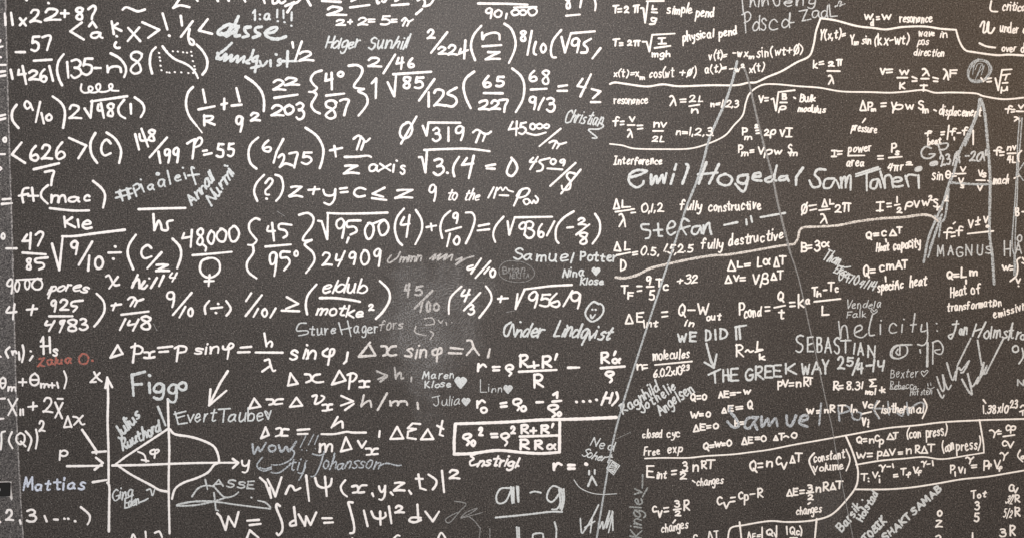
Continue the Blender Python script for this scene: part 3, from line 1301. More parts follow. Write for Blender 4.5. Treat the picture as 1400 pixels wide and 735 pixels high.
l 1052 125 1065 293 / 1050 130 1155 102 / 1060 205 1130 200 / 1190 192 1195 270
d 1193 132
@ 200 490
W 22
g g 52 185 148 332 g 168 190 248 352 o 250 178 330 257
#signature|g|thin pale grey full name with a small heart under the white arrow
W 13
l 230 422 255 522 / 222 440 315 417 / 245 470 305 452 / 255 520 325 510 / 575 402 670 395 / 622 405 612 502
t vert 325 507 558 497 105
t aube 650 507 935 492 110
l 945 420 972 480 995 412
s 950 416 965 425 972 440
#arrow|p|white arrow pointing down to the thin grey full name
W 20
l 650 97 590 190 500 370 / 512 242 500 370 640 252
#expression|p|white bracketed sum of theta m and theta m + 1
@ 0 490
W 17
g θ -5 140 50 240 m 60 215 130 260 θ 235 110 312 222 m 318 190 395 235
l 150 185 210 185 / 182 157 180 213 / 395 208 438 210 / 415 192 418 230 / 455 187 465 230
s 510 97 530 160 512 235
#expression|p|white chi 11 plus 2 chi
W 18
l 65 322 130 448 / 138 318 65 448 / 162 402 162 448 / 182 402 186 448 / 225 382 295 375 / 265 347 262 408 / 440 347 495 473 / 500 350 440 468 / 460 317 500 318
g 2 340 300 430 430
#expression|p|white f of Q squared between bars at the left edge
s 40 577 12 590 12 650 5 720
s 95 582 70 650 100 713
g Q 125 580 210 702 2 305 490 365 580
s 205 577 250 640 225 728
s 287 562 298 630 285 715
#signature|m|bold bluish white name beside the black clip
@ 0 609
W 17
t Mattias 180 352 682 345 95
d 515 255
#expression|p|white list 2, 3 and dots with a closing bracket at the lower left corner
W 20
g 2 40 505 115 600 3 205 500 298 612
l 158 592 165 620 / 355 557 372 600 / 430 585 460 587
d 515 580 545 580 600 600 -2 605
s 645 487 710 545 715 590 698 625
#signature|g|thin pale grey two-line name with a small tick, right of the lower slit plate
W 13
c Gina 895 442 1080 392 90
c Eden 990 500 1120 455 80
s 1110 450 1150 435 1180 418
s 1170 352 1200 345 1215 395 1235 342
#signature|c|pale grey name with a long sweeping loop beneath it
@ 200 609
W 14
l 470 267 488 345 / 530 322 578 268 612 318 / 545 305 600 300
s 365 402 410 340 470 315 530 320
t SSE 630 328 875 342 60
s 540 322 600 390 640 410 700 395 735 367
l 540 372 555 508 575 515
s 640 408 540 440 400 470 240 475 350 445 550 445 700 465 900 490 990 500
s 990 488 950 450 890 435
s 245 468 400 440 545 440
d 838 410
#equation|p|white W ~ squared psi of x, y, z, t
@ 340 570
W 20
l 90 480 135 520 178 640 / 150 492 190 570 212 628 262 475 / 458 462 482 665 / 608 472 622 625 / 985 605 995 628 / 178 640 165 560
s 295 608 325 547 350 550 370 580 412 562
s 530 482 550 540 600 560 650 540 662 488
s 770 500 735 550 750 600 785 630
s 825 550 865 545 870 590 830 600
s 940 540 895 545 870 595 920 595
@ 440 609
g y 448 310 515 437 Z 568 285 670 365 2 1010 185 1108 265
l 550 370 567 390 / 695 355 712 380 / 770 227 785 335 830 350 / 750 260 805 262 / 958 197 975 368
s 850 227 910 270 910 310 885 345
#equation|p|white W = integral dW = integral of squared psi dv
@ 200 609
W 20
l 565 537 590 560 632 668 655 562 705 643 735 527 / 805 595 900 588 / 825 630 912 620 / 1178 487 1195 630 / 1215 545 1265 635 1275 560 1310 630 1355 530
s 1065 477 1040 462 1040 500 1080 600 1085 670 1055 710 1040 695
s 1185 590 1150 610 1150 635 1190 630
@ 440 609
l 5 575 80 575 / 20 612 90 608 / 335 514 365 638 / 465 522 468 628 / 535 482 555 616 / 762 467 770 590 / 825 522 885 600 935 522
s 245 450 212 450 225 500 255 620 255 685 225 695
s 395 522 420 570 470 580 508 560 505 532
g 2 580 470 662 537
s 790 572 720 570 697 595 740 608 790 590
#expression|p|white tops of symbols cut by the bottom edge
@ 200 609
l 800 740 825 672 895 730
@ 440 609
W 17
s 570 740 600 712 622 716
s 925 740 952 690 990 740
d 245 737
@ 0 609
s 1048 740 1062 702 1082 740
l 1160 682 1165 740
s 1235 692 1270 682 1292 725
#signature|v|faint thin scrawl right of d v
@ 440 609
W 9
s 1060 440 1150 460 1100 520 1020 610 985 590 1020 560 1080 530
s 1110 570 1150 530 1240 495 1180 540 1110 575 1280 530
s 1170 560 1220 600 1262 655
l 1265 650 1255 740 / 1340 660 1340 740
#expression|g|large grey a1 minus g over a long bar, bottom centre
@ 640 609
W 15
s 330 335 260 340 225 400 240 455 300 440 345 345
l 340 325 352 455 / 362 330 366 452 / 388 322 398 445 / 400 325 402 445 / 350 330 360 450
s 495 372 530 362 580 372
s 740 340 680 318 640 360 630 420 670 445 720 390 740 345
s 725 347 735 450 710 500 670 505
s 762 342 765 440 745 515
s 745 345 752 440 735 500
s 220 570 450 548 650 525 750 525
#expression|g|grey symbols under the long bar cut by the bottom edge
l 388 647 393 740 / 405 650 408 740 / 690 607 705 660 702 740
s 515 740 520 705 560 695 595 700 600 740
#smiley|g|grey sad face made of two dashes and a peak, above a thin arc
W 17
l 965 197 965 225 / 1010 192 1010 222 / 957 318 988 242 1025 313
W 7
s 845 270 890 330 970 370 1060 385 1185 380
#equation|p|bold white r equals with a dot below the boxed formula
W 25
l 684 143 685 190 / 800 152 850 152 / 800 180 850 180
s 690 165 715 137 745 150
W 30
d 943 145
#signature|g|grey jagged four-stroke scrawl at the bottom beside the long thin line
W 13
s 895 577 905 690 930 670 990 570 1040 470
l 990 570 975 690 / 930 650 1010 600
s 1040 612 1048 655 1072 602 1080 660 1130 512 1102 655 1155 522 1120 690
l 1150 520 1155 672
#signature|g|small grey two-line cursive name leaning on the long thin line
W 10
t Ned 972 -2 1162 42 85
c Sohert 900 78 1135 135 75
#drawing|g|small grey hatched square crossed by the long thin line
W 9
l 1140 112 1208 155 1160 228 1105 180 1140 112 / 1150 130 1190 158 1158 210 1120 180 1148 132 / 1125 170 1180 165 / 1130 188 1175 180 / 1140 150 1188 158 / 1145 200 1172 195
#signature|d|dull grey name running straight up beside c v = 3/2 R
@ 820 609
W 13
t Kinglev 330 735 335 335 95
l 380 335 340 405 / 342 230 340 335
#equation|p|bold white boxed formula of rho zero squared
@ 500 530
W 22
g ς 770 352 848 462 o 835 408 882 467 2 895 308 942 384 ς 1072 350 1150 464 2 1152 298 1200 368 R 1232 285 1305 368 R 1222 402 1312 497 R 1340 405 1420 495 R 1390 285 1470 368 α 1440 440 1520 495
l 1000 365 1050 363 / 1005 390 1050 388 / 1315 340 1360 338 / 1338 318 1338 362 / 1230 385 1530 376 / 1495 285 1485 312
##box_outline|p|
W 27
s 722 283 900 278 1150 268 1400 252 1700 245 1998 232
l 715 285 705 420 706 522
s 705 525 850 520 1050 495 1250 512 1400 520 1540 510
l 1548 270 1545 508
#note|p|bold white cursive word under the box
@ 640 609
W 19
s 55 65 20 78 45 100 15 125 25 155 80 140
c nstrigl 70 158 395 165 90
d 400 158
#equation|p|bold white r = rho times R + R' over R minus R' alpha over rho
@ 620 460
W 22
l 200 217 195 273 / 315 240 370 237 / 318 266 365 264 / 590 238 678 225 / 640 197 645 245 / 825 137 810 180 / 522 277 822 262 / 915 245 1003 243 / 1292 117 1280 145 / 1175 248 1365 235
s 200 248 235 218 260 238
g ς 412 215 480 320 R 520 135 605 248 R 700 142 792 252 R 632 288 725 410 R 1170 115 1252 218 α 1258 165 1335 218 ς 1208 262 1288 374
#equation|p|bold white r zero = rho zero minus 1 over rho zero with dots
l 190 512 190 563 / 375 530 420 523 / 380 556 425 552 / 663 520 715 518 / 797 460 828 440 826 485 / 790 515 860 508 / 1220 442 1180 540 / 1268 447 1245 525 / 1200 485 1252 488
s 195 535 225 505 250 520
g o 212 553 274 613 ς 472 485 550 595 o 532 543 588 602 ς 750 530 838 645 o 822 590 868 638
d 980 517 1037 514 1090 512 1140 500
s 1300 442 1310 490 1265 545
#signature|c|thin white first name with a filled heart, left of R over R
W 8
l 215 340 215 440 265 440
t inn 278 440 388 440 62
h 435 415 36
#signature|c|thin white first name with a heart, left of r zero
@ 500 530
W 8
l 530 75 590 60
s 575 65 580 120 560 142 540 125
t ulia 608 140 752 136 80
h 800 108 34
#signature|g|small pale two-line name with a heart right of the rubbed h
@ 380 450
W 11
t Maren 1150 386 1405 388 68
t Klose 1170 462 1380 458 55
@ 620 460
h 57 362 48
#equation|s|small white T = 2 pi root L over g, simple pend
@ 800 0
W 16
l 225 50 270 45 / 245 50 240 106 / 262 75 290 72 / 262 98 290 95 / 465 70 478 183 500 20 / 490 12 628 10 / 540 47 535 78 570 75 / 530 100 575 103
g 2 308 50 355 108 Π 380 38 440 108
s 445 68 455 66 467 72
s 570 150 530 145 535 172 565 165 565 150 555 190 515 195
t simple 648 112 860 108 80
t pend 878 137 1030 132 85
#equation|s|small white T = 2 pi root I over mgh, physical pend
l 225 318 275 312 / 245 320 240 368 / 275 345 300 345 / 275 365 300 362 / 458 335 490 335 512 412 535 280 715 270 / 585 308 640 305 / 612 308 610 352 / 585 352 645 350 / 555 385 680 368
g 2 335 320 378 370 Π 382 322 445 374
t mgh 532 458 682 452 52
t physical 775 335 1030 295 80
t pend 1065 302 1215 268 75
#equation|s|small white x(t) = x m cos(wt + phi) on the line above resonance
W 14
t x(t)=x 225 612 432 615 62
t m 435 635 480 635 40
t cos(wt 508 618 712 618 75
t +Ø) 748 614 888 614 75
#equation|s|small white v(t) = -w x m sin(wt + phi)
t v(t)= 985 478 1135 468 70
@ 1000 0
t -wx 5 450 132 455 60
t m 135 470 185 470 38
t sin(wt+Ø) 200 458 572 430 80
#equation|s|small white a(t) = -w squared x(t) at the tip of the thin lines
@ 800 0
t a(t)= 955 587 1130 572 70
t -w 1145 577 1240 572 60
g 2 1240 510 1275 547
@ 1000 0
t x(t) 138 580 265 568 70
#divider_line|s|white line climbing from the x(t) equation, over y(x,t) and on to the right edge
@ 800 0
W 17
s 198 672 240 660 330 672 490 692 620 675 750 690 1000 682 1200 682 1300 662 1365 658 1457 615 1567 570 1687 500 1787 450 1822 360 1842 250 1877 150
@ 1000 0
s 710 148 830 165 1000 210 1130 225 1233 237 1363 218 1533 213 1673 232 1791 240
s 1791 240 1818 330 1863 400 1933 418 2113 442 2213 438 2340 445
#divider_line|s|thin white line curling up from Interference and across to the right edge
@ 820 110
W 14
s 80 508 180 520 280 545 500 550 720 545 880 500 1000 440 1070 360 1140 280 1165 180 1200 100 1290 40 1400 32 1580 48 1750 60 1930 90 2150 95 2313 100 2433 92 2583 78 2673 100 2803 98 2993 105 3063 128 3223 152 3390 138
#signature|c|thin grey two-line printed name at the top right of centre, first line cut off
@ 1000 0
W 11
l 85 -8 95 100 / 105 107 115 263 / 470 107 462 185 500 180 / 540 92 605 80 565 170 635 155 / 780 37 790 135 845 130
t hin 145 62 300 52 100
s 330 -8 350 45 380 40 385 -6
t eng 420 48 680 42 90
s 85 120 130 97 155 125 140 165 100 185
g d 168 125 232 250 s 232 145 282 245 c 300 155 372 247 d 398 102 470 230 a 640 82 712 147 d 712 38 772 147
W 10
t ~2. 828 72 908 30 40
#equation|s|small white w d = w resonance beside the top edge
@ 1160 0
W 15
g w 122 110 200 162 d 172 150 205 212 w 265 112 348 162
l 225 138 245 136 / 225 158 248 155
t resonance 405 178 670 180 70
#equation|s|small white y(x,t) = y m sin(kx - wt)
@ 1000 0
W 15
t Y(x,t)= 698 318 918 308 80
t Y 945 358 985 358 85
t m 975 362 1018 362 45
t sin 1035 352 1115 347 75
@ 1160 0
t (kx-wt) 200 362 488 352 85
#note|s|small white three-line note wave in pos direction
W 13
t wave 556 288 690 293 62
t in 728 302 792 302 62
t pos 550 357 642 360 65
t direction 518 442 765 452 65
#equation|s|small white k = 2 pi over lambda
@ 1000 0
W 16
t k= 650 547 742 532 80
g 2 770 490 825 535 Π 835 470 892 532 λ 768 598 822 678
l 765 568 865 570
#equation|s|small white v = w over k = lambda over T = lambda f
@ 1160 0
g V 248 545 298 602 w 405 555 488 602 K 405 655 455 717 λ 585 543 648 612 T 568 675 632 735 λ 752 548 802 642 F 806 553 872 622
l 303 558 350 555 / 305 582 350 578 / 390 622 470 622 / 510 615 545 630 / 510 650 545 648 / 580 630 640 630 / 675 620 715 630 / 680 650 712 652
#note|s|small white curve symbols with the words critical, under and over at the top right corner
W 16
s 1140 12 1130 70 1145 92 1188 95
s 1050 215 1070 177 1085 182 1075 258 1100 250 1110 190 1120 182 1115 255 1140 265 1165 225
s 1045 347 1100 372 1170 382
W 14
t critical 1225 82 1425 88 78
t under 1205 260 1362 264 80
t d 1390 262 1425 262 80
t over 1220 414 1338 414 65
t da 1375 418 1445 418 75
#drawing|w|pale scribbled round ball of many thin loops on the upper right
W 6
s 1045 480 970 530 955 600 990 650 1050 645 1110 610 1140 550 1110 490 1040 475 985 500 950 570 970 640 1030 662 1100 640 1130 580 1125 520 1075 480 1010 490 975 545 960 610 1000 640 1080 630 1120 570 1105 510 1060 490 1020 500 1000 540
s 1030 470 1100 490 1145 545 1120 610 1060 650 990 660 950 610 955 550 1000 495 1060 478 1120 515 1128 575 1080 640 1010 650 965 620 970 560 1010 510
s 1010 560 1030 515 1065 510 1070 545 1040 580 1030 610
l 1000 520 990 600 / 1060 520 1010 640 / 1085 520 1060 600
#equation|s|small white v = root tau over mu beside the scribbled ball
W 15
g v 1053 618 1102 658 μ 1210 690 1272 748
l 1105 630 1140 625 / 1105 655 1138 652 / 1172 627 1195 723 1225 560 1303 555 / 1230 602 1290 592 / 1265 597 1250 640 / 1228 665 1270 662
#equation|s|small white f = v over lambda cut by the right edge
@ 1160 110
g f 1248 198 1312 272 v 1352 193 1402 232 λ 1318 288 1372 332
l 1300 235 1325 235 / 1300 255 1325 252 / 1340 248 1405 250
#equation|s|small white f = n v over 4 L at the right edge
g f 1153 528 1227 607
l 1205 575 1240 572 / 1210 600 1240 597 / 1268 585 1335 582
t nv 1262 557 1342 557 60
t 4L 1262 657 1338 657 62
s 1380 562 1350 600 1360 650
#equation|s|small white resonance, lambda = 2L over n, n = 1,2,3
@ 820 110
W 14
t resonance 110 187 385 187 65
W 15
g λ 553 120 612 210 n 728 225 788 267
l 640 155 685 152 / 645 175 685 173 / 712 208 795 195
t 2L 712 174 832 167 56
t n=1,2,3 882 210 1112 217 58
#equation|s|small white f = v over lambda = n v over 2L, n = 1,2,3
g f 98 288 162 370 v 233 288 287 337 λ 218 388 265 462 n 426 332 480 380 v 483 332 537 380
l 165 330 192 328 / 165 355 192 352 / 222 358 278 358 / 300 362 342 360 / 302 390 342 385 / 425 405 505 405
t 2L 412 492 518 492 52
t n=1,2,3. 606 437 912 442 64
#note|s|small white word Interference above the large grey name
W 15
t Interference 108 670 498 670 68
#equation|s|small white v = root B over rho, bulk modulus
@ 1000 110
g v 213 118 262 182 B 402 103 444 158 ρ 372 202 438 264
l 265 142 295 140 / 268 165 292 162 / 318 152 335 145 355 242 375 95 505 80 / 390 178 445 178 / 497 137 510 145
t Bulk 543 170 672 167 64
t modulus 528 248 752 258 64
#equation|s|small white P m squared = 2 rho v I
g P 83 376 132 444 2 183 348 217 387 2 260 388 307 447 ρ 303 388 357 467 v 383 393 432 452 I 428 376 492 457
t m 102 472 168 472 48
l 195 402 222 398 / 198 425 220 422
#equation|s|small white P m = v rho w S m
g P 53 513 97 582 v 208 528 267 592 ρ 252 548 327 624 w 338 553 407 594 S 448 506 487 590 m 463 568 530 607
t m 78 602 132 602 62
l 150 560 178 556 / 150 576 178 573
#equation|s|small white delta P m = v rho w S m, displacement and pressure noted
@ 1160 110
g Δ 88 158 147 247 P 150 172 197 247 m 178 222 222 252 v 338 173 392 242 ρ 346 193 437 264 w 453 188 527 237 S 553 158 602 237 m 588 223 642 267
l 260 185 300 182 / 262 210 298 207 / 682 236 700 245
W 14
t displacement 722 277 1060 290 80
l 135 307 112 338
t pressure 20 398 230 420 68
#equation|s|small white I = power over area = P s over 4 pi r squared
@ 1000 110
W 15
g I 793 553 847 614 P 1273 498 1322 577 s 1303 558 1342 602
l 845 568 882 565 / 848 592 880 588 / 930 602 1062 600 / 1168 605 1210 603 / 1170 628 1212 627 / 1255 618 1360 610
t power 928 577 1122 567 68
t area 913 684 1062 682 72
t 4πr 1240 722 1372 717 72
@ 1160 110
g 2 456 646 514 682
#equation|s|small white f beat = absolute f 1 - f 2 beside the tall grey A
g f 608 398 667 452 f 806 378 864 447 f 903 368 957 442
t beat 628 517 742 502 58
l 738 415 765 412 / 740 435 762 432 / 802 362 788 473 / 843 457 845 475 / 868 422 895 420 / 995 402 995 513
#signature|c|grey initials G P with a date crossing the tall grey A
W 14
s 660 542 615 530 582 570 595 615 650 622 690 590 645 590
l 715 512 742 600
s 700 515 780 502 795 520 770 550 725 555
W 40
l 662 668 698 660 / 545 712 572 702
W 15
t 23/4 735 692 905 648 90
t -20 925 640 1062 642 85
t 14 1080 640 1142 625 85
#drawing|w|tall pale grey letter A with two long brushed legs and a crossbar, near the right edge
@ 1160 110
W 21
s 1045 152 1020 290 890 560 835 757 807 811 757 971 697 1111 637 1261 610 1400 600 1448
s 1060 170 1005 330 940 500
s 1050 200 1030 250 985 370 930 520
W 23
s 1055 152 1085 250 1110 500 1128 740 1130 891 1125 1201 1145 1376 1150 1432 1162 1620
W 17
s 800 870 770 1090 720 1150 670 1300 635 1410
s 745 1070 705 1180 650 1340
W 19
s 820 816 950 826 1060 831 1140 826
W 15
l 690 1080 738 1120 722 1250
#drawing|w|pair of thin pale grey strokes running down the right edge
W 11
s 1365 292 1350 500 1345 640 1330 940 1305 1290 1322 1402 1320 1552
s 1385 302 1370 500 1352 735 1345 950 1330 1250 1335 1560
l 1400 660 1350 735 1395 800
#signature|g|large pale grey joined first name and surname with a big H crossed by the thin line
@ 820 220
W 22
s 375 82 300 75 240 110 235 170 290 213 340 190 350 162
s 248 132 320 112 375 85
s 410 112 412 193 450 120 460 180 500 112 510 180 532 100
l 590 107 567 183 / 610 28 597 72 / 850 14 790 183 / 950 28 872 183 / 785 110 940 95
s 690 28 705 52 660 183
g o 938 98 1062 208
s 1180 112 1110 125 1105 170 1160 180 1185 120 1160 230 1130 240 1080 185
s 1225 127 1280 125 1275 97 1230 110 1225 150 1290 160
@ 1000 220
s 330 122 270 150 290 170 330 150 362 38
s 345 110 340 150 358 158
s 445 122 390 130 385 155 430 150 440 132 457 160
l 570 57 517 130 515 193
#signature|g|large pale grey second full name with a double-barred T
W 21
s 750 72 690 70 665 110 700 150 705 200 650 210 622 158
W 18
s 820 142 750 150 737 213 790 213 830 152 862 218
l 872 135 880 218
s 875 200 890 140 908 135 912 215
s 912 200 930 130 950 120 952 170 950 232
l 1078 87 1080 238 / 1188 87 1225 218
W 16
l 992 107 1170 52 / 992 125 1185 65
W 18
s 1170 147 1120 160 1110 213 1150 218 1175 152 1192 213
s 1225 218 1225 130 1270 122 1290 213
@ 1160 220
g e 338 123 442 217
l 455 122 480 208 / 558 117 562 218
s 458 145 480 112 540 117
W 26
l 545 72 572 70
#equation|s|small white delta L over lambda = 0,1,2 fully constructive
@ 820 220
W 16
g Δ 106 298 162 387 L 173 306 252 377 λ 148 418 212 532
l 125 407 250 390 / 250 388 275 385 / 252 415 285 412
t 0,1,2 328 410 518 402 66
t fully 630 392 818 397 80
t constructive 866 407 1290 382 82
#signature|g|large grey first name with two dashes and ditto marks
W 17
s 390 507 335 510 340 545 400 560 395 610 365 620
l 465 502 470 598 500 600 / 430 555 500 550 / 640 545 720 520 / 1168 467 1172 508 / 1205 442 1215 488
g e 532 478 612 597
s 710 482 670 462 650 520 690 590
W 18
s 800 520 745 530 735 575 770 585 800 540 805 525 812 580
l 828 515 826 582
s 828 575 850 515 872 495 878 540 890 585
W 18
l 992 512 1098 490
@ 1000 220
l 232 450 428 416
#equation|s|small white delta L over D = 0.5, 1.5, 2.5 fully destructive
@ 820 330
W 16
g Δ 110 3 172 82 L 193 -2 247 72 D 160 143 214 237
l 135 110 245 88 / 262 90 300 82 / 265 108 300 103
t 0.5, 322 105 478 110 70
t 1.5, 505 80 612 102 72
t 2.5 618 87 748 80 72
@ 820 220
t fully 800 702 988 702 82
t destructive 1025 677 1470 622 92
#divider_line|u|thick brushed white line rising from below delta L over D and stepping up to the tall grey A
@ 820 330
W 22
s 128 285 200 290 300 265 400 215 520 185 700 145 900 112 1000 108 1200 78 1400 42 1550 22
@ 1000 220
W 20
s 500 665 530 620 560 537 700 525 850 515 1000 485 1200 460 1373 450 1523 430 1603 445 1643 480
#equation|s|small white T F = 9 over 5 T c + 32
@ 820 330
W 16
g T 166 343 230 417 F 220 398 274 462 9 368 273 414 347 5 388 383 442 472 T 445 293 502 367 c 503 338 552 394
l 298 355 335 355 / 300 395 332 390 / 375 360 430 358
t +32 613 342 788 327 65
#equation|s|small white delta L = L alpha delta T
g Δ 1013 148 1087 237 L 1093 153 1147 212
@ 1000 330
g L 203 123 247 207 α 250 132 312 192 Δ 333 123 387 207 T 378 110 442 187
l 105 182 150 175 / 108 198 148 193
#equation|s|small white delta V = V beta delta T
@ 820 330
g Δ 996 266 1057 337 V 1063 263 1117 317
l 1120 290 1160 285 / 1122 310 1160 308
@ 1000 330
g V 166 260 227 342 β 225 248 297 370 Δ 310 248 367 312 T 363 228 420 307
#equation|s|small white delta E int = Q in - W out
@ 820 330
g Δ 198 573 272 657 E 288 560 357 642 Q 626 493 692 607 W 776 488 877 582
t int 350 687 465 674 66
t in 676 667 755 684 55
t out 848 624 966 620 62
l 495 562 540 558 / 498 598 542 592 / 705 545 760 545
#equation|s|small white P cond = Q over t = kA times T h - T c over L
@ 1000 330
g P 58 483 112 592 Q 368 393 424 484 t 370 538 427 620 k 528 413 582 532 a 588 452 630 502 T 638 358 692 437 h 676 390 720 442 T 766 318 827 397 c 823 358 857 407 L 716 508 782 590
t cond 97 607 242 590 92
l 270 520 305 518 / 272 552 305 548 / 342 525 428 508 / 465 485 505 482 / 468 515 508 512 / 735 388 760 385 / 660 478 870 455
#equation|s|small white beta = 3 alpha
@ 1000 220
g B 553 648 607 732 3 658 633 712 724 α 713 643 782 692
l 605 678 640 672 / 608 700 640 695
#signature|g|small grey slanting name and date sloping down, below beta = 3 alpha
@ 1000 330
W 12
c Thom 722 140 860 192 90
s 850 190 900 205 950 200
c Eks 810 245 905 275 75
s 895 268 940 260 970 270
t 04/04/14 845 300 1140 395 75
#equation|s|small white phi = delta L over lambda times 2 pi
@ 1000 220
W 15
g Ø 553 328 612 437 Δ 718 303 772 372 L 778 303 824 352 λ 706 418 768 502 2 823 348 882 417 Π 882 333 957 412
l 620 360 678 352 / 628 395 678 385 / 700 395 785 385
#equation|s|small white I = half rho v w squared S m squared
@ 1160 220
g I 216 323 287 407 2 383 368 430 420 ρ 446 322 518 397 v 518 316 572 377 w 583 313 652 362 2 636 273 674 320 S 673 298 717 372 n 703 358 752 397 2 760 273 802 327
l 308 342 342 340 / 310 368 342 365 / 388 287 388 330 / 370 355 410 348
#equation|s|small white sin theta = v over v s, v s over v = mach
W 14
t sin 663 152 757 147 80
t mach 1150 182 1282 182 72
g θ 773 73 817 147 v 888 43 940 92 v 873 133 922 192 s 888 183 927 222 v 1033 68 1077 127 s 1063 93 1102 137 v 1023 188 1077 242
l 828 105 860 102 / 830 125 860 122 / 868 105 935 102 / 1020 155 1090 157 / 1322 140 1360 122
d 1115 160 1132 177
#equation|s|small white f prime = f times v plus-minus v d
W 15
g f 753 528 832 627 f 853 518 920 600 v 953 468 1002 537 v 1073 438 1120 497 d 1093 497 1132 537
l 837 502 852 490 / 820 575 850 570 / 822 605 850 600 / 1015 485 1050 472 / 1035 450 1032 495 / 1015 512 1045 507 / 950 582 1155 560
#signature|c|thin white capitals of a name between the tall grey A legs and the right edge
@ 1160 330
W 12
g M 705 30 765 125 A 790 30 840 112 G 855 40 915 128 N 930 25 992 117 U 1025 25 1075 112 S 1090 35 1147 102 H 1240 -5 1297 122
@ 1160 220
g A 1328 648 1384 745 o 1343 588 1387 647
#equation|s|small white Q = C delta T, heat capacity
W 16
g Q 138 563 192 636 c 260 553 307 607 Δ 323 543 387 602 T 383 523 432 587
l 200 582 240 578 / 205 598 240 595 / 298 627 302 648
@ 1160 330
t Heat 218 80 330 72 70
t capacity 356 68 582 42 80
#equation|s|small white Q = c m delta T, specific heat
g Q 116 183 172 294 c 243 183 292 242 m 298 177 367 227 A 373 153 432 224 T 423 143 477 217
l 175 225 212 222 / 178 248 212 245 / 295 280 298 318
t specific 230 402 442 368 82
t heat 485 357 628 342 88
#equation|s|small white Q = L m, heat of transformation
g Q 783 233 837 309 L 893 198 947 292 m 963 227 1032 277
l 840 262 880 258 / 842 280 880 278 / 938 307 938 335
W 14
t Heat 812 442 950 417 80
t of 980 422 1060 407 80
t transformation 785 557 1225 507 70
#note|s|small white word emissivity cut by the right edge
t emissivity 1160 614 1470 522 66
#equation|s|small white W = integral with v i and v f at the right edge
W 15
g W 1223 183 1292 232 v 1333 290 1378 335 B 1330 -270 1365 -195
l 1290 200 1308 198 / 1290 225 1310 222 / 1385 -235 1405 -235 / 1388 130 1405 155 / 1385 170 1405 178
s 1370 130 1345 150 1350 200 1340 270 1290 316
d 1357 355
#note|g|grey capitals of a three-word cheer with an arrow pointing down
@ 820 430
W 18
g W 618 143 697 220 E 713 130 777 214 D 838 113 892 212 D 953 103 1022 197
l 920 117 925 195 / 1085 97 1090 193 / 1112 92 1120 188 / 1082 97 1168 82 / 850 227 890 380 / 835 377 910 420 932 312 / 872 320 905 405
#note|g|grey capitals of a longer slogan with a date, under the cheer
W 17
l 868 475 962 432 / 915 452 922 540 / 985 437 985 530 / 1020 432 1030 520 / 985 480 1030 478
g E 1040 420 1112 527 G 1158 418 1227 527 R 1233 403 1312 522 E 1313 398 1382 504
@ 1000 430
g E 332 395 404 494 K 428 383 522 477 W 553 383 632 477 A 633 368 722 472 Y 718 353 782 472 2 843 328 907 437 5 913 333 977 412 4 998 375 1054 472
l 1015 347 965 478 / 1078 405 1122 400 / 1140 357 1130 450 / 1218 364 1205 445
s 1170 367 1175 410 1215 402
#signature|g|thin pale capitals of a first name sloping down over the slogan date
W 14
g S 508 153 577 302 E 603 170 657 300 B 678 176 727 302 A 738 178 802 307 S 813 176 867 312 T 868 198 957 307 A 1003 218 1057 327 N 1083 238 1152 342
l 985 227 975 310
#equation|s|small white R ~ L over k
W 16
g R 30 226 102 340 L 198 203 252 282 k 218 306 274 364
s 112 292 130 277 150 295 175 285
l 190 295 252 278
#equation|s|small white n = molecules over 6.02 x 10 to the 23
@ 820 430
W 15
g n 293 388 347 442
l 350 398 380 396 / 352 425 380 422 / 440 398 735 370
t molecules 423 360 720 342 82
t 6.02x10 425 497 662 472 72
t 23 645 442 720 437 52
#equation|s|small white pV = n R T
@ 1000 430
g P 366 523 412 602 V 403 513 457 577 n 513 528 560 577 R 573 490 624 572 T 608 493 654 557
l 460 542 495 540 / 462 565 495 562
#equation|s|small white R = 8.31 joule per mol k
g R 810 523 864 604 k 1193 566 1232 622
l 858 565 890 560 / 860 585 890 583 / 1150 512 1100 517 1130 540 1105 570 1155 565
t 8.31 918 594 1052 590 70
t mol 1066 632 1152 632 52
d 1183 600
#note|c|thin grey spaced word with a colon, its l hanging from a small heart
W 12
l 855 52 870 188 / 1188 77 1188 155
s 870 185 880 100 915 90 930 190
s 990 140 1040 112 1030 82 990 100 985 160 1040 180 1080 150
s 1125 -5 1100 100 1102 160 1140 160
g c 1255 63 1322 152
d 1195 45
@ 1160 430
l 430 77 425 138 / 530 -10 510 135 / 495 80 540 75
s 585 77 580 130 620 125
s 627 62 630 190 600 240 552 235
d 443 35 703 68 708 128
#signature|c|thin white two-line name with a small heart above the spaced word
@ 1000 330
W 8
t Vendela 910 532 1198 527 70
t Falk 918 607 1078 594 58
s 1135 577 1112 552 1122 538 1138 555 1155 538 1162 555 1135 577
#signature|g|pale grey full name with a hooked J at the right edge
@ 1160 430
W 14
s 865 47 850 120 820 188 797 165 840 150
l 830 75 880 70 / 1020 72 990 168 / 1095 57 1035 178 / 1000 130 1060 110
t an 880 160 948 156 95
t olmstr 1075 182 1372 192 112
l 1310 65 1275 200
g o 1368 153 1412 203 o 1303 238 1362 302
s 1385 265 1395 330 1360 388
#signature|c|two thin grey scrawls with long strokes rising to the name with the hooked J
W 14
l 975 187 870 400 855 520 / 1030 202 1062 400 / 1235 192 1100 460
s 705 492 745 600 765 580 750 472 790 590 820 560
s 785 382 830 520 855 450
s 840 500 880 420 900 440 965 362 920 450 898 460
s 710 592 745 660 762 640
W 16
s 905 512 960 610 985 620 950 462 985 570 1040 492 1020 550 1060 482 1080 372 1050 500 1105 402 1080 470 1105 460
#drawing|c|pale grey looped sigma, bar and round P beside the spaced word
W 13
s 440 240 370 247 335 300 350 340 410 345 465 310 465 252 420 237 360 270 350 330 400 350
l 430 237 505 237 / 570 277 575 303
s 395 272 380 300 400 320
l 410 252 410 318
W 19
l 632 222 628 408
W 12
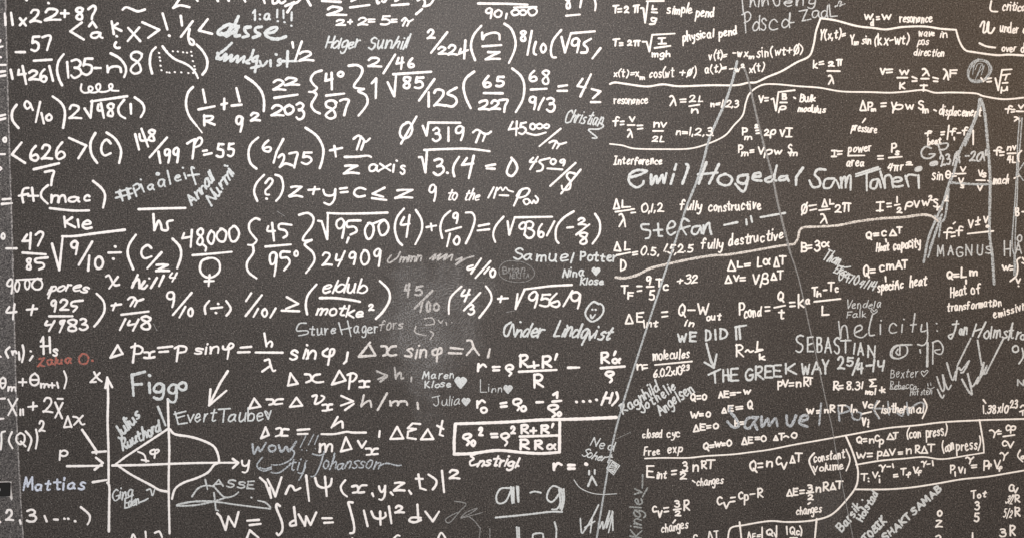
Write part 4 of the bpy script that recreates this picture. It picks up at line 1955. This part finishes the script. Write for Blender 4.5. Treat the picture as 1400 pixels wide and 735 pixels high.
l 675 217 672 390
s 670 220 720 207 755 260 740 310 700 305 690 282 730 275
#signature|c|thin white two-line name with a heart and a tiny smile below the looped sigma
W 7
t Bexter 335 502 558 494 72
s 600 490 580 460 590 445 607 455 622 440 635 450 600 490
t Rebecca 330 592 548 592 62
t Hofsten 490 642 668 632 56
l 632 545 635 565 / 655 540 658 560
s 630 580 655 590 685 575
l 330 590 470 585
W 14
g N 1345 513 1402 567
#signature|g|three pale grey names stacked on a steep slope, crossed by the long thin line
@ 820 530
W 14
t Ragnhild 185 212 485 10 95
t Jothelie 335 200 615 0 85
t Angelsen 485 222 755 20 95
#equation|s|small white Q = 0, delta E = -W
W 15
g Q 723 38 770 114 0 813 43 857 97 A 943 23 987 82 E 988 18 1034 77 W 1143 8 1207 52
l 775 62 805 60 / 778 85 805 82 / 1040 38 1080 35 / 1042 55 1080 52 / 1095 35 1125 33
#equation|s|small white W = 0, delta E = Q
g W 720 183 790 242 0 843 183 887 232 Δ 970 153 1017 202 E 1020 133 1072 187 Q 1176 93 1226 176
l 795 205 825 203 / 797 220 825 218 / 1085 150 1138 145 / 1090 168 1138 162
#equation|s|small white delta E = 0 beside the words closed cyc
g Δ 743 288 797 350 E 798 278 847 340 0 903 273 952 327 B 1073 248 1112 312
l 852 300 885 297 / 855 318 885 314 / 1120 270 1145 268 / 1122 288 1145 285
#note|s|small white words closed cyc and Free exp stacked above a line
W 14
t closed 338 397 498 392 66
t cyc 533 390 642 387 66
t Free 350 537 484 527 66
t exp 538 512 658 512 80
#equation|s|small white Q = W = 0, delta E = 0, delta T = 0
W 15
g Q 823 428 877 502 W 913 423 972 472 0 1008 406 1057 464 Δ 1128 388 1182 454 E 1180 383 1227 442 0 1283 373 1332 430
l 878 455 910 452 / 880 472 910 468 / 975 440 1000 438 / 977 455 1000 453 / 1240 392 1275 390 / 1242 408 1275 406
@ 1000 530
g Δ 333 373 377 420 T 373 353 427 417 0 473 348 527 402
s 415 390 435 380 455 390
#signature|b|large blue-grey full name fading out over the isothermal formula
@ 820 530
W 23
s 1042 150 1035 180 1085 240 1108 300 1060 308 1018 265
@ 1000 530
s 200 232 130 240 105 300 140 320 180 270 215 227
s 180 270 205 328
s 240 227 245 310 290 240 300 300 350 240 367 303
s 440 217 445 285 480 295 515 217
s 540 262 600 250 605 217 560 225 545 280 605 305
W 16
l 715 122 700 293 / 852 152 862 260
s 850 137 920 142 945 175 870 200
s 960 190 970 240 1020 250 1035 200 1000 190
@ 1160 530
W 14
s 230 100 205 170 245 240
l 315 107 325 213 / 190 160 500 168
s 390 200 430 220 440 180
s 465 112 475 215 500 160 560 117 600 122 595 180
#equation|s|small white W = n R T ln V f over V i, isothermal
@ 1000 530
W 15
g W 596 158 662 207 n 738 163 777 200 R 783 128 832 197 T 850 128 918 195 n 968 163 1007 197 V 1043 103 1087 162 c 1088 122 1132 162 V 1038 233 1077 302
l 680 180 705 178 / 682 198 705 196 / 960 132 955 190 / 1040 205 1115 188 / 1095 267 1090 290
d 1092 252 1090 306
s 1180 102 1140 165 1180 240
@ 1160 530
t isother 262 197 462 197 80
t mal 480 197 602 192 78
s 600 87 625 150 590 240
#divider_line|s|white line rising from Free exp across to the right edge
@ 820 530
W 14
s 360 560 500 555 700 555 850 540 1060 527 1200 510 1350 490 1550 450 1750 415 1970 375 2133 345 2313 315 2533 295 2743 270 3033 255 3183 250 3390 245
#equation|s|small white E int = 3/2 n R T, changes
W 15
g E 370 613 440 714 3 655 583 704 662 2 638 668 697 730 n 738 608 792 667 R 806 573 857 647 T 848 568 927 642
t int 452 722 537 720 66
l 575 660 612 655 / 575 688 608 683 / 645 668 700 660
@ 820 609
W 13
l 740 275 760 290
t changes 768 314 988 297 66
#equation|s|small white Q = n C v delta T, constant volume in brackets
@ 1000 530
W 15
g Q 146 573 207 672 n 276 577 332 630 c 353 538 402 612 v 393 588 447 650 Δ 463 533 512 602 T 503 513 570 592
l 210 600 248 598 / 212 632 248 628
s 660 517 620 580 665 688
W 14
t constant 656 588 910 552 72
t volume 653 667 900 642 72
s 915 487 945 570 915 658
#divider_line|s|white line dropping from the long rising line and curving left round constant volume
@ 1000 530
W 15
s 912 380 960 490 1000 611 1010 691 990 791 900 911 800 1006 690 1046 560 1063 430 1066 300 1059 100 1091 -5 1115 -28 1200
@ 1000 609
l 680 580 665 740 / 65 607 80 740
#box_outline|s|white box round the two con press formulas
@ 1160 530
W 14
s 60 610 250 578 450 560 600 548 750 565 950 535 1075 515
l 1045 252 1062 350 1078 450 1080 515
#divider_line|s|white line rising to the right edge under the T V gamma formulas
@ 1160 609
s 55 345 300 345 500 330 700 300 900 265 1100 245 1280 215 1410 193
#equation|s|small white Q = n C p delta T, con press, in the box
@ 1160 530
W 14
g Q 63 383 114 449 n 163 398 207 442 c 208 368 252 427 p 242 403 283 474 Δ 303 353 367 412 T 353 348 402 407
l 118 405 145 402 / 120 425 145 422
t (con 462 402 582 387 80
t press) 618 394 790 372 90
#equation|s|small white W = p delta V = n R delta T, con press, in the box
g W 60 508 142 562 p 226 497 270 574 Δ 273 488 327 542 V 323 478 377 537 n 458 477 507 527 R 528 448 577 522 Δ 578 458 637 522 T 628 443 692 512
l 150 520 190 518 / 152 545 190 542 / 398 510 432 508 / 400 525 432 523
t (con 748 507 848 492 88
t press) 858 502 1055 482 90
#equation|s|small white T i V i = T f V f with gamma - 1 exponents
@ 1160 609
g T 96 213 160 282 V 188 203 242 257 γ 238 147 302 207 T 413 173 467 237 f 458 203 502 257 V 513 163 562 222 f 543 188 587 240 γ 578 117 627 172
d 160 258 162 282 246 240
l 248 264 248 290 / 308 165 335 163 / 352 142 358 170 / 360 230 390 225 / 362 245 395 242 / 628 145 650 142 / 670 117 675 155
#equation|s|small white P i V i = P f V f with gamma exponents
g P 810 148 852 222 V 873 163 917 217 γ 932 82 1002 147 P 1076 108 1127 202 f 1103 137 1147 187 V 1158 108 1217 182 f 1188 157 1230 207 γ 1202 47 1277 117 a 1373 73 1412 107
l 850 207 852 240 / 930 182 928 215 / 980 155 1022 150 / 985 172 1022 168
s 1370 32 1350 80 1390 125
#equation|s|small white gamma = C p over C v
@ 1160 530
g γ 1122 327 1202 397 c 1253 287 1292 342 p 1288 297 1337 364 c 1223 413 1267 467 v 1263 422 1322 477
l 1190 345 1218 343 / 1192 365 1218 362 / 1235 385 1325 372
#expression|s|small white 1.38 x 10 to the -23 at the right edge
l 1075 92 1095 118 / 1365 187 1405 175 / 1390 190 1390 215
t 1.38x10 1073 202 1278 192 72
t -23 1258 167 1352 157 64
s 1372 152 1390 135 1405 142
#table|s|small white number columns headed Tot and C v at the lower right corner
@ 1160 609
W 15
t Tot 978 417 1102 407 60
g 3 1003 438 1052 512 5 998 528 1047 607 0 706 508 750 564 Z 690 588 754 650 c 1278 303 1327 367 v 1308 327 1357 377 R 1323 383 1372 452 R 1323 483 1374 562 3 1203 653 1262 727 R 1283 628 1337 717
W 11
t 3/2 1248 450 1312 465 75
t 5/2 1232 568 1308 575 75
W 15
s 698 722 720 712 735 725 725 745
l 990 692 990 745
#equation|s|small white C v = 3/2 R, changes
@ 820 609
g c 416 473 457 532 v 458 513 502 572 3 593 428 642 492 2 598 513 650 562 R 666 428 722 517
l 512 495 548 490 / 515 525 548 520 / 590 508 648 500 / 602 590 584 613
W 13
t changes 488 687 708 652 72
#equation|s|small white C v = C p - R
W 15
g c 933 398 982 472 v 983 443 1037 502 c 1103 360 1147 427 p 1147 382 1188 472 R 1253 333 1307 417
l 1045 412 1080 408 / 1040 445 1078 440 / 1200 385 1238 380
#equation|s|small white delta E = 3/2 n R delta T, changes
@ 1000 609
g Δ 438 343 492 404 E 490 333 537 397 3 603 303 652 367 2 608 383 657 432 n 670 322 717 372 R 728 283 782 362 Δ 783 288 837 352 T 828 273 897 342
l 545 355 580 352 / 548 378 580 375 / 600 375 655 368 / 612 462 630 450
W 13
t changes 513 545 722 525 68
#expression|s|small white formulas in boxes cut by the bottom edge
W 14
t ΔE= 125 752 235 738 62
l 245 647 245 740 / 340 692 355 725 / 360 637 360 725 / 440 642 445 705 / 468 732 525 730
g Q 278 658 337 724 Q 463 638 512 714 c 513 668 547 714
s 545 637 560 670 555 715
@ 820 609
g c 743 703 782 755
t ΔT 862 752 955 740 66
#signature|g|two grey lines of a name climbing steeply under the rising line
@ 1000 609
W 15
t Barsik 880 690 1042 480 76
t Holstad 1040 605 1172 380 68
d 1045 430
#signature|g|two lines of grey blocky capitals climbing at the lower right
@ 1160 609
W 17
t TOBIK 135 770 310 600 64
t SHAKTSAMAB 295 760 745 345 62
#drawing|t|long thin pale grey line slanting from the a(t) equation down to the bottom edge
@ 820 110
W 20
s 1095 -150 1060 0 1000 180 940 310 870 480 800 735 690 1011
W 15
s 690 1011 590 1321 360 2018 190 2555 100 2900 50 3185 -30 3680
#drawing|v|faint pale line slanting down from the a(t) equation across the large grey names
@ 820 110
W 18
s 1138 -128 1185 0 1250 280 1310 520 1370 735 1430 1020 1520 1376
W 10
s 1520 1376 1590 1592 1685 2017 1700 2070 1815 2600 1850 2750 1880 2930
W 8
s 1880 2930 1950 3300 2020 3640
#scratch|v|fine pale scratches across the board
@ 330 270
W 5
l 285 110 345 150
@ 220 90
l 480 640 525 690
@ 820 530
l 130 405 245 350
@ 160 370
l 290 420 318 475
@ 600 360
l 540 388 600 375
'''
K = 6.0 / 35.0
ox = oy = 0.0
pen_w = 20.0
pen = None
last_part = None

notes = []

def flush():
    global last_part
    if pen is not None:
        o = pen.done()
        for n in notes:
            n.parent = o
            n.done()
        notes.clear()
        if pen.parent is board:
            last_part = o

def groups(tokens):
    out, cur = [], []
    for t in tokens:
        if t == '/':
            out.append(cur); cur = []
        else:
            cur.append(float(t))
    out.append(cur)
    return [[(ox + c[i] * K, oy + c[i + 1] * K) for i in range(0, len(c), 2)] for c in out if c]

for line in TEXT.strip().splitlines():
    if line.startswith('#'):
        flush()
        sub = line.startswith('##')
        name, ink, label = line.lstrip('#').split('|')
        pen = Pen(name, ink, label or None, last_part if sub else board)
        if sub and pen.ink == '': pen.ink = 'p'
        continue
    cmd, *rest = line.split(' ')
    if cmd == '@':
        ox, oy = float(rest[0]), float(rest[1])
    elif cmd == 'W':
        pen_w = float(rest[0])
    elif cmd == 'l':
        for g in groups(rest): pen.lines(g, pen_w * K)
    elif cmd == 's':
        for g in groups(rest): pen.smooth(g, pen_w * K)
    elif cmd == 'd':
        for g in groups(rest):
            for x, y in g: pen.dot(x, y, pen_w * K)
    elif cmd == 'g':
        for i in range(0, len(rest), 5):
            b = [float(v) for v in rest[i + 1:i + 5]]
            pen.glyph(rest[i], (ox + b[0] * K, oy + b[1] * K, ox + b[2] * K, oy + b[3] * K), pen_w * K)
    elif cmd in 'tc':
        b = [float(v) for v in rest[1:6]]
        word = rest[0]
        to = pen
        if pen.name == 'equation' and word.isalpha() and len(word) > 3:    # a word beside a formula is a note of it
            to = Pen('note', pen.ink, None, pen)
            notes.append(to)
        to.text(word, ox + b[0] * K, oy + b[1] * K, ox + b[2] * K, oy + b[3] * K, b[4] * K, pen_w * K * (0.88 if pen.ink == 's' else 1), cmd == 'c')
    elif cmd == 'h':
        b = [float(v) for v in rest]
        pen.heart(ox + b[0] * K, oy + b[1] * K, b[2] * K, pen_w * K)
flush()
